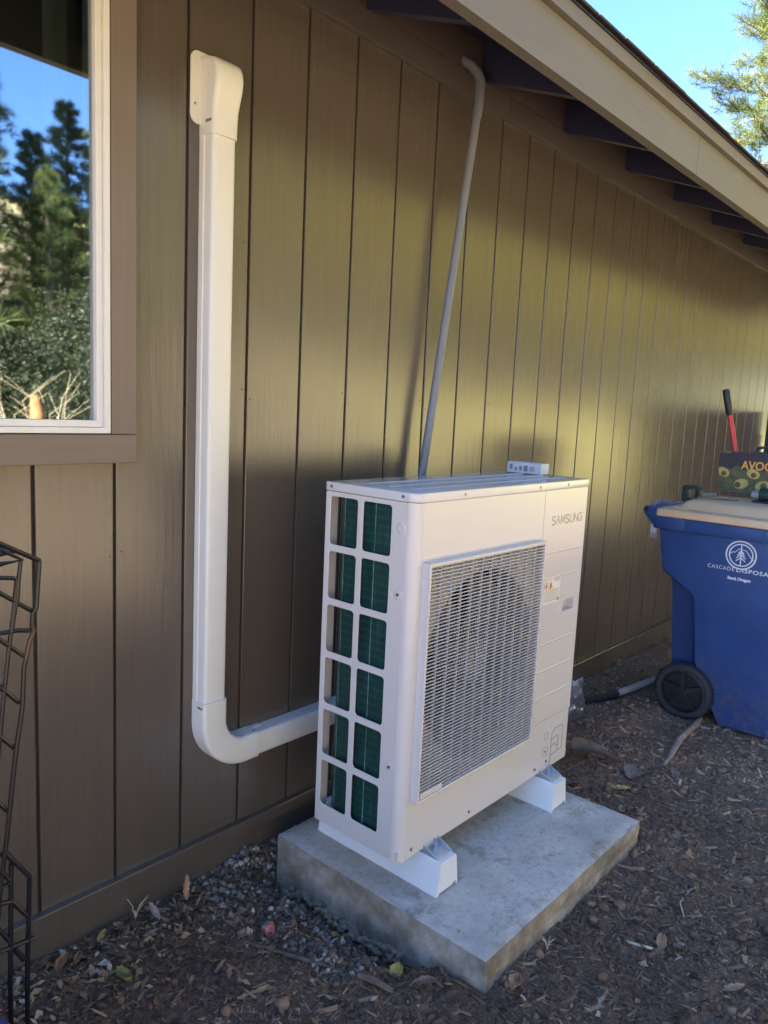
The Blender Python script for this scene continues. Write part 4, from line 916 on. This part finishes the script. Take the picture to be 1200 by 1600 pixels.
# soil clods
n = 9000; x = RNG.uniform(-.3, 3.6, n); y = RNG.uniform(-2.0, -.02, n); k_ = ~((x > .765) & (x < 1.705) & (y > -.89) & (y < -.095)) & (RNG.random(n) < near(x, y)+.1); x, y = x[k_], y[k_]; n = len(x)
ico = bm_new(); bmesh.ops.create_icosphere(ico, subdivisions=1, radius=1); V0 = np.array([v.co[:] for v in ico.verts]); F0 = np.array([[v.index for v in f.verts] for f in ico.faces]); ico.free()
sz = .003+.013*RNG.random(n)**4; V = V0[None]*(1+RNG.uniform(-.4, .4, (n, len(V0), 1)))*(sz[:, None, None]*RNG.uniform(.6, 1.3, (n, 1, 3)))+np.stack([x, y, ground_h(x, y)+sz*.2], -1)[:, None]
c = link('soil_clods', np_mesh('soil_clods', V.reshape(-1, 3), (F0[None]+(np.arange(n)*len(V0))[:, None, None]).reshape(-1, 3), np.repeat(.12+RNG.random(n)**2*.45+.15*np.clip((x-1.3)/1.2, 0, 1), len(F0))), M_CHIP); c['kind'] = 'stuff'; c['label'] = 'crumbly lumps of dark soil among the mulch'  # clods also paler to the right, sun patch put in their colour
# crumbs blown onto the pad
n = 420; x = RNG.uniform(.80, 1.67, n); y = -.86+.72*RNG.random(n)**1.2; L = RNG.uniform(.002, .010, n); a = RNG.uniform(0, 3.14, n); c_ = np.stack([x, y, np.full(n, .1045)], -1); d = np.stack([np.cos(a), np.sin(a), 0*a], -1)*L[:, None]/2; sd_ = np.stack([-np.sin(a), np.cos(a), 0*a], -1)*L[:, None]*.15; u_ = np.array([0, 0, .0016])
V = np.stack([c_-d, c_+sd_, c_+d, c_-sd_, c_+u_], 1).reshape(-1, 3); T = np.array([[0, 3, 4], [3, 2, 4], [2, 1, 4], [1, 0, 4]]); c = link('pad_crumbs', np_mesh('pad_crumbs', V, ((np.arange(n)*5)[:, None, None]+T[None]).reshape(-1, 3), np.repeat(RNG.random(n), 4)), M_CHIP); c['kind'] = 'stuff'; c['label'] = 'small crumbs of mulch on top of the concrete pad'
# small dry leaf litter, one mass
def leaf_cloud(name, n, spots, lmin, lmax, mat):
    V, Fc, rr_ = [], [], []
    for k in range(n):
        x, y = spots(); a = RNG.uniform(0, 6.28); L = RNG.uniform(lmin, lmax); w__ = L*RNG.uniform(.3, .6); z = float(ground_h(x, y))+RNG.uniform(.002, .010)
        tl_ = RNG.normal(0, .3); d = np.array([math.cos(a), math.sin(a), tl_]); s = np.array([-math.sin(a), math.cos(a), RNG.normal(0, .4)]); c_ = np.array([x, y, z]); u = np.array([0, 0, 1.])
        base = len(V); V += [c_-d*L/2, c_-d*L*.1-s*w__/2+u*L*.1, c_+d*L/2+u*L*.08, c_-d*L*.05+s*w__/2+u*L*.12, c_]
        Fc += [[base, base+1, base+4], [base+1, base+2, base+4], [base+2, base+3, base+4], [base+3, base, base+4]]; rr_ += [RNG.random()]*4
    ob = link(name, np_mesh(name, np.array(V), np.array(Fc), np.array(rr_)), mat); ob['kind'] = 'stuff'; return ob
def sp():
    while 1:
        if random.random() < .6: x, y = random.uniform(-.1, 1.0), -abs(random.gauss(0, .16))-.03
        else: x, y = random.uniform(.2, 3.0), random.uniform(-1.7, -.1)
        if not (.765 < x < 1.705 and -.89 < y < -.095) and y < -.03: return x, y
c = leaf_cloud('leaf_litter', 1300, sp, .008, .034, M_LITTER); c['label'] = 'small broken dry leaves scattered along the wall foot and mulch'
# individual leaves
def leaf(x, y, ang, L, Wd, mat, label, curl=.25, tilt=0, z=None, cat='leaf', name='fallen_leaf'):
    bm = bm_new(); N = 9; rows = []
    for i in range(N):
        t_ = i/(N-1); hw = Wd/2*math.sin(math.pi*min(1, t_*.93+.05))**.75*(1+.12*math.sin(i*2.7+x*40)); row = []
        for j in range(5):
            s_ = (j-2)/2; row.append(bm.verts.new((L*(t_-.5), s_*hw, curl*Wd*(s_*s_)*1.1+curl*L*.35*math.sin(t_*3.1+x*9)+.0015*math.sin(i*3+j*2))))
        rows.append(row)
    for i in range(N-1):
        for j in range(4): bm.faces.new((rows[i][j], rows[i+1][j], rows[i+1][j+1], rows[i][j+1]))
    bmesh.ops.remove_doubles(bm, verts=bm.verts, dist=1e-5); bmesh.ops.solidify(bm, geom=bm.faces[:], thickness=.0007)
    zz = float(ground_h(x, y))+.006 if z is None else z
    o = finish(bm, name, mat, None, True, (x, y, zz), (tilt*.4, -tilt, ang)); tag(o, label, cat, 'fallen leaves on the mulch' if cat == 'leaf' else None); return o
leaf(.469, -.075, 1.2, .065, .020, M_LTAN, 'long tan dry leaf standing up against the foot of the wall', .3, 1.1, .055)
leaf(.359, -.090, 1.9, .050, .028, M_LGRY, 'grey oval leaf near the wall foot left of the gravel', .15, .8, .045)
leaf(.227, -.055, .6, .040, .016, M_LYEL, 'small yellow oval leaf by the brown base board', .2, .3)
leaf(.110, -.075, .7, .062, .022, M_LORG, 'orange tan leaf lying beside the lower bars of the wire cage', .3, .2)
leaf(.150, -.080, .9, .050, .018, M_LORG, 'narrow orange leaf next to the wire cage, nearer the gravel', .3, .1)
leaf(.197, -.221, -1.0, .038, .026, M_LOLV, 'olive green curled pod like leaf on dark mulch', .7, .1)
leaf(.546, -.350, .4, .030, .026, M_LRED, 'small bright red leaf lying on the gravel', .3, .2)
leaf(.379, -.486, -.4, .075, .018, M_LTAN, 'long tan leaf lying on bare mulch below the gravel', .3, .1)
leaf(.683, -.764, -.7, .070, .022, M_LBRN, 'reddish brown long leaf near the front left foot of the pad', .4, .2)
leaf(.685, -.676, .2, .042, .034, M_LYEL, 'round yellow leaf against the shaded side of the pad', .3, .4)
leaf(.845, -.925, .2, .055, .034, M_LTAN, 'tan crinkled leaf at the front corner of the pad', .5, .2)
leaf(2.001, -.670, -.9, .085, .030, M_LYEL, 'yellow leaf on the mulch right of the pad beside the bark strips', .15, .0)
leaf(1.216, -1.324, -.8, .060, .020, M_LTAN, 'pale tan leaf lying alone near the lower right', .2, .1)
leaf(1.25, -1.13, .3, .050, .026, M_LTAN, 'light tan crinkled leaf beside the thin white stick', .5, .1)
for k, (dx, dy) in enumerate(((0, 0), (.016, -.022), (-.004, -.034), (.022, -.045))):
    leaf(.689+dx, -.410+dy, k*1.3, .026, .020, M_LYEL, ('topmost small yellow leaf of the four at the left foot of the pad', 'second small yellow leaf from the wall at the left foot of the pad', 'third small yellow leaf from the wall at the left foot of the pad', 'lowest small yellow leaf of the four at the left foot of the pad')[k], .4, .2)
# bark strips, sticks
def bark(x, y, ang, L, Wd, mat, label, name='bark_strip', bend=1.0, z=0):
    bm = bm_new(); rows = []
    for i in range(10):
        t_ = i/9; hw = Wd/2*(.55+.45*math.sin(3.1*min(1, t_+.15))); row = []
        for j in range(7):
            s_ = (j-3)/3; row.append(bm.verts.new((L*(t_-.5), s_*hw, bend*hw*s_*s_*1.1+.012*math.sin(t_*4+s_))))
        rows.append(row)
    for i in range(9):
        for j in range(6): bm.faces.new((rows[i][j], rows[i+1][j], rows[i+1][j+1], rows[i][j+1]))
    bmesh.ops.solidify(bm, geom=bm.faces[:], thickness=.003)
    o = finish(bm, name, mat, None, True, (x, y, float(ground_h(x, y))+.008+z), (.3, .12, ang)); tag(o, label, 'bark', 'bark strips right of the pad'); return o
bark(2.10, -.52, -1.1, .20, .060, M_WOOD, 'large curled grey brown bark strip behind the far corner of the pad', z=.02)
bark(2.16, -.672, -.3, .13, .06, M_LGRY, 'frayed grey bark piece right of the curled bark strip', bend=.3)
bark(2.30, -.78, -.2, .07, .035, M_LGRY, 'small grey bark chip furthest right beyond the frayed bark piece', bend=.3)
bark(1.86, -.53, -.5, .10, .035, M_WOOD, 'narrow tan bark sliver tucked at the far edge of the pad', bend=.4)
def stick(pts, r, mat, label, name='stick'):
    bm = bm_new(); P3 = [(x, y, float(ground_h(x, y))+r[k]*.9+.004) for k, (x, y) in enumerate(pts)]; tube(bm, P3, r, 8)
    o = finish(bm, name, mat, None, True); tag(o, label, 'stick', 'sticks on the ground'); return o
M_STK = simple('dark_stick', (.14, .10, .075), .9, var=.4, vscale=40, bump=.6)
stick([(.477, -.337), (.505, -.41), (.535, -.47), (.566, -.568)], [.003, .0055, .006, .004], M_STK, 'long dark twig lying across the lower edge of the gravel')
stick([(.583, -.639), (.598, -.68), (.614, -.725)], [.007, .009, .007], M_STK, 'short thick dark stick near the bottom left of the pad')
stick([(1.194, -1.032), (1.205, -1.07), (1.222, -1.122)], [.0018, .004, .0035], M_STRAW, 'thin white stick on the mulch in front of the pad')
stick([(1.42, -1.13), (1.47, -1.10), (1.56, -1.10)], [.0018, .002, .0015], M_STRAW, 'thin straw coloured stalk on the mulch right of the pad')
# grass sprigs
def sprig(x, y, n, h, label, mat=M_STRAW):
    bm = bm_new()
    for k in range(n):
        a = random.uniform(0, 6.28); l_ = h*random.uniform(.6, 1); e = .45*l_
        tube(bm, [(0, 0, 0), (math.cos(a)*e*.3, math.sin(a)*e*.3, l_*.55), (math.cos(a)*e, math.sin(a)*e, l_*.85)], [.0012, .001, .0004], 4)
    o = finish(bm, 'dry_sprig', mat, None, False, (x, y, float(ground_h(x, y)))); tag(o, label, 'plant'); return o
sprig(.33, -.045, 9, .075, 'dry straw coloured sprig growing at the wall foot')
sprig(1.02, -.915, 9, .05, 'small pale grass sprig against the front edge of the pad')
sprig(.735, -.74, 8, .035, 'small green grass sprig at the shaded side of the pad', M_LOLV)
sprig(1.55, -1.12, 7, .04, 'thin sprig of dry grass out on the mulch right of the pad', M_LOLV)
# spilled concrete crust at pad foot
bm = bm_new(); rng_ = random.Random(5)
for k in range(150):
    y = rng_.uniform(-.62, -.17); x = .778-rng_.random()**1.5*.028; bmesh.ops.create_icosphere(bm, subdivisions=1, radius=rng_.uniform(.005, .012), matrix=Matrix.Translation((x, y, float(ground_h(x, y))+.022+rng_.uniform(-.010, .008)))@Matrix.Diagonal((1, 1.3, .7, 1)))
M_CRUST = simple('crust_concrete', (.26, .23, .17), .95, var=.3, vscale=60, bump=.7)
ob = finish(bm, 'concrete_crust', M_CRUST, None, True); ob['kind'] = 'stuff'; ob['label'] = 'rough crust of spilled concrete along the foot of the pad'

# ------------------------------------------------------------------ trees
def tri_cloud(centres, dirs, n_each, L, Wd, spread, rng):
    m = len(centres); n = m*n_each; c = np.repeat(centres, n_each, 0); d0 = np.repeat(dirs, n_each, 0)
    d = d0*.55+rng.normal(0, spread, (n, 3)); d /= np.linalg.norm(d, axis=1)[:, None]; s = np.cross(d, rng.normal(0, 1, (n, 3))); s /= np.linalg.norm(s, axis=1)[:, None]
    st_ = c+d0*rng.uniform(-.10, .06, (n, 1))*1.0; ln = L*rng.uniform(.7, 1.15, (n, 1))
    V = np.stack([st_-s*Wd/2, st_+s*Wd/2, st_+d*ln], 1).reshape(-1, 3); return V, np.arange(3*n).reshape(-1, 3), np.clip(np.repeat(rng.random(m), n_each)*.6+rng.random(n)*.4, 0, 1)
def pine_meshes(h, rad, n_br, clus, n_each, L, Wd, seed, base=.22):
    rng = np.random.default_rng(seed); bm = bm_new(); tube(bm, [(0, 0, -.1), (.03, 0, h*.4), (0, .04, h*.75), (0, 0, h*.98)], [h*.020, h*.015, h*.008, h*.002], 10)
    cs, ds = [], []
    for b in range(n_br):
        t_ = base+(1-base)*(b/n_br)**.85; z = h*t_; a = b*2.4+rng.uniform(-.4, .4); R_ = rad*(1-t_)**.75*rng.uniform(.65, 1.12)+.15
        end = np.array([math.cos(a)*R_, math.sin(a)*R_, z+R_*rng.uniform(-.05, .30)]); st_ = np.array([0, 0, z]); mid = (st_+end)/2+np.array([0, 0, -.06*R_])
        tube(bm, [st_, mid, end], [h*.0045*(1-t_)+.012, .012, .004], 5)
        for k in range(clus):
            u = rng.uniform(.30, 1.04); p = (1-u)**2*st_+2*u*(1-u)*mid+u*u*end; off = rng.normal(0, 1, 3)*np.array([.24, .24, .13])*R_*.55*(.4+.6*u); q_ = p+off
            if k % 2 == 0: tube(bm, [p, q_], [.008, .003], 3, cap=False)
            dd_ = end-st_; dd_ = dd_/np.linalg.norm(dd_)*.6+off/np.linalg.norm(off)*.5+np.array([0, 0, .35]); cs.append(q_); ds.append(dd_/np.linalg.norm(dd_))
    bmesh.ops.recalc_face_normals(bm, faces=bm.faces); tm_ = bpy.data.meshes.new('trunk'); bm.to_mesh(tm_); bm.free(); tm_.materials.append(M_BARK)
    V, Fc, r_ = tri_cloud(np.array(cs), np.array(ds), n_each, L, Wd, .55, rng); cm = np_mesh('crown', V, Fc, r_); cm.materials.append(M_NEEDLE); return tm_, cm
def leafy_meshes(h, rad, n, seed, mat=None, lf=1.0):
    rng = np.random.default_rng(seed); bm = bm_new(); tube(bm, [(0, 0, -.1), (.05, .02, h*.3), (0, .05, h*.6), (.05, 0, h*.9)], [h*.022, h*.017, h*.010, .01], 8); cs = []
    for b in range(26):
        a = b*2.4; z = h*(.25+.65*b/26); e = np.array([math.cos(a), math.sin(a), .5])*rad*rng.uniform(.5, .95)*(1.1-.6*b/26); tube(bm, [(0, 0, z), tuple(e*.5+np.array([0, 0, z])), tuple(e+np.array([0, 0, z]))], [.05, .03, .01], 5)
        for k in range(7): cs.append(e*rng.uniform(.5, 1.05)+np.array([0, 0, z])+rng.normal(0, .28*rad*.5, 3))
    bmesh.ops.recalc_face_normals(bm, faces=bm.faces); tm_ = bpy.data.meshes.new('trunk'); bm.to_mesh(tm_); bm.free(); tm_.materials.append(M_BARK)
    cs = np.array(cs); m = len(cs); idx = rng.integers(0, m, n); c_ = cs[idx]+rng.normal(0, .17*rad, (n, 3))*np.array([1, 1, .8])
    d = rng.normal(0, 1, (n, 3)); d /= np.linalg.norm(d, axis=1)[:, None]; s = np.cross(d, rng.normal(0, 1, (n, 3))); s /= np.linalg.norm(s, axis=1)[:, None]; L = rng.uniform(.06, .13, (n, 1))*lf
    V = np.stack([c_-d*L, c_+s*L*.6, c_+d*L, c_-s*L*.6], 1).reshape(-1, 3); cr_ = rng.random(m)
    cm = np_mesh('crown', V, np.arange(4*n).reshape(-1, 4), np.clip(cr_[idx]*.6+rng.random(n)*.4, 0, 1)); cm.materials.append(mat or M_LEAFYG); return tm_, cm
def tree(name, ms, x, y, s, rz_, label, cat, group=None, z=None):
    t_ = thing(name, label, cat, (x, y, float(ground_h(x, y)) if z is None else z), (0, 0, rz_), group); t_.scale = (s, s, s)
    link('trunk', ms[0], None, t_); link('crown', ms[1], None, t_); return t_
P1 = pine_meshes(8.5, 2.6, 120, 30, 52, .17, .005, 11, .12); P2 = pine_meshes(9, 2.6, 90, 16, 34, .26, .016, 12, .06); P3 = pine_meshes(8, 2.3, 80, 16, 34, .26, .016, 15, .03)
L1 = leafy_meshes(5.0, 2.1, 30000, 13); L2 = leafy_meshes(5.0, 2.3, 26000, 14, M_DARKL, .6)
tree('pine_tree', P1, 11.8, 1.75, 1.0, 2.3, 'sunlit pine tree with long needles rising beyond the roof edge', 'pine tree', z=.02)
G_ = 'pines across the yard'
for x, y, s, m_, lb in ((3.75, -10.6, .56, P2, 'large dark pine mirrored at the left of the window glass'), (5.05, -9.8, .30, P3, 'small dark pine mirrored next to the window frame'), (-.4, -13, .85, P3, 'tall pine across the yard opposite the window'),
        (4.45, -9.2, .34, P3, 'low bushy pine below the tall pine opposite the window'), (-2.5, -11.5, .9, P2, 'broad tall pine across the yard behind the camera'), (-6.5, -10, .85, P3, 'pine farthest along the yard past the wire cage'), (1.0, -8.3, .92, P2, 'nearest tall pine whose boughs hang high in the window reflection')):
    tree('pine_tree', m_, x, y, s, x*1.7, lb, 'pine tree', G_)
for x, y, s, lb in ((1.5, -6.6, .30, 'dark shrub farthest left at the foot of the dry slope'), (2.3, -6.9, .34, 'dark shrub behind the orange stump'), (3.2, -6.7, .30, 'dark shrub right of the orange stump'), (4.0, -7.2, .36, 'largest dark shrub at the foot of the dry slope')):
    tree('shrub', L2, x, y, s, x, lb, 'shrub', 'dark shrubs at the foot of the slope')
for x, y, s, lb in ((5.0, -10.9, .38, 'bushy pine behind the low pine in the window reflection'), (5.9, -11.6, .40, 'pine at the right end of the group mirrored in the window'), (6.9, -11.8, .48, 'pine between the mirrored group and the yellow green trees')):
    tree('pine_tree', P3 if x < 5.5 else P2, x, y, s, x*1.7, lb, 'pine tree', 'pines across the yard')
G_ = 'yellow green trees along the yard'
for x, y, s, lb in ((10.0, -11.5, 1.3, 'yellow green tree next to the pines across the yard'), (12.2, -10.3, 1.3, 'second yellow green tree along the yard from the pines'), (14.4, -9.2, 1.4, 'third yellow green tree along the yard from the pines'), (17.2, -9.0, 1.6, 'fourth yellow green tree along the yard from the pines'),
        (20.5, -8.6, 1.8, 'fifth yellow green tree along the yard from the pines'), (25.5, -8.2, 2.0, 'sixth yellow green tree along the yard from the pines'), (32, -7.5, 2.2, 'seventh yellow green tree along the yard from the pines'), (41, -6, 2.6, 'last and largest yellow green tree far down the yard'), (-9.5, -11, 1.2, 'lone yellow green tree past the pines behind the wire cage')):
    tree('leafy_tree', L1, x, y, s, x*1.3, lb, 'tree', G_)
# stump and dry stalks mirrored in the window
stp = thing('tree_stump', 'orange brown cut stump with pale dry stalks around it, mirrored low in the window', 'tree stump', (2.42, -5.2, float(ground_h(2.42, -5.2))))
bm = bm_new(); tube(bm, [(0, 0, -.05), (.01, 0, .6), (.02, 0, 1.2), (.0, .01, 1.36)], [.10, .075, .060, .035], 14); finish(bm, 'trunk', M_STUMP, stp, True)
bm = bm_new()
for k in range(34):
    a = random.uniform(0, 6.28); r0 = random.uniform(.05, .22); h = random.uniform(1.0, 1.62); e = random.uniform(.1, .35); tube(bm, [(math.cos(a)*r0, math.sin(a)*r0, 0), (math.cos(a)*(r0+e*.3), math.sin(a)*(r0+e*.3), h*.6), (math.cos(a+.3)*(r0+e*.7), math.sin(a+.3)*(r0+e*.7), h*.85), (math.cos(a-.4)*(r0+e*1.3), math.sin(a-.4)*(r0+e*1.3), h)], [.004, .003, .002, .001], 4)
finish(bm, 'dry_stalks', M_STRAW, stp)
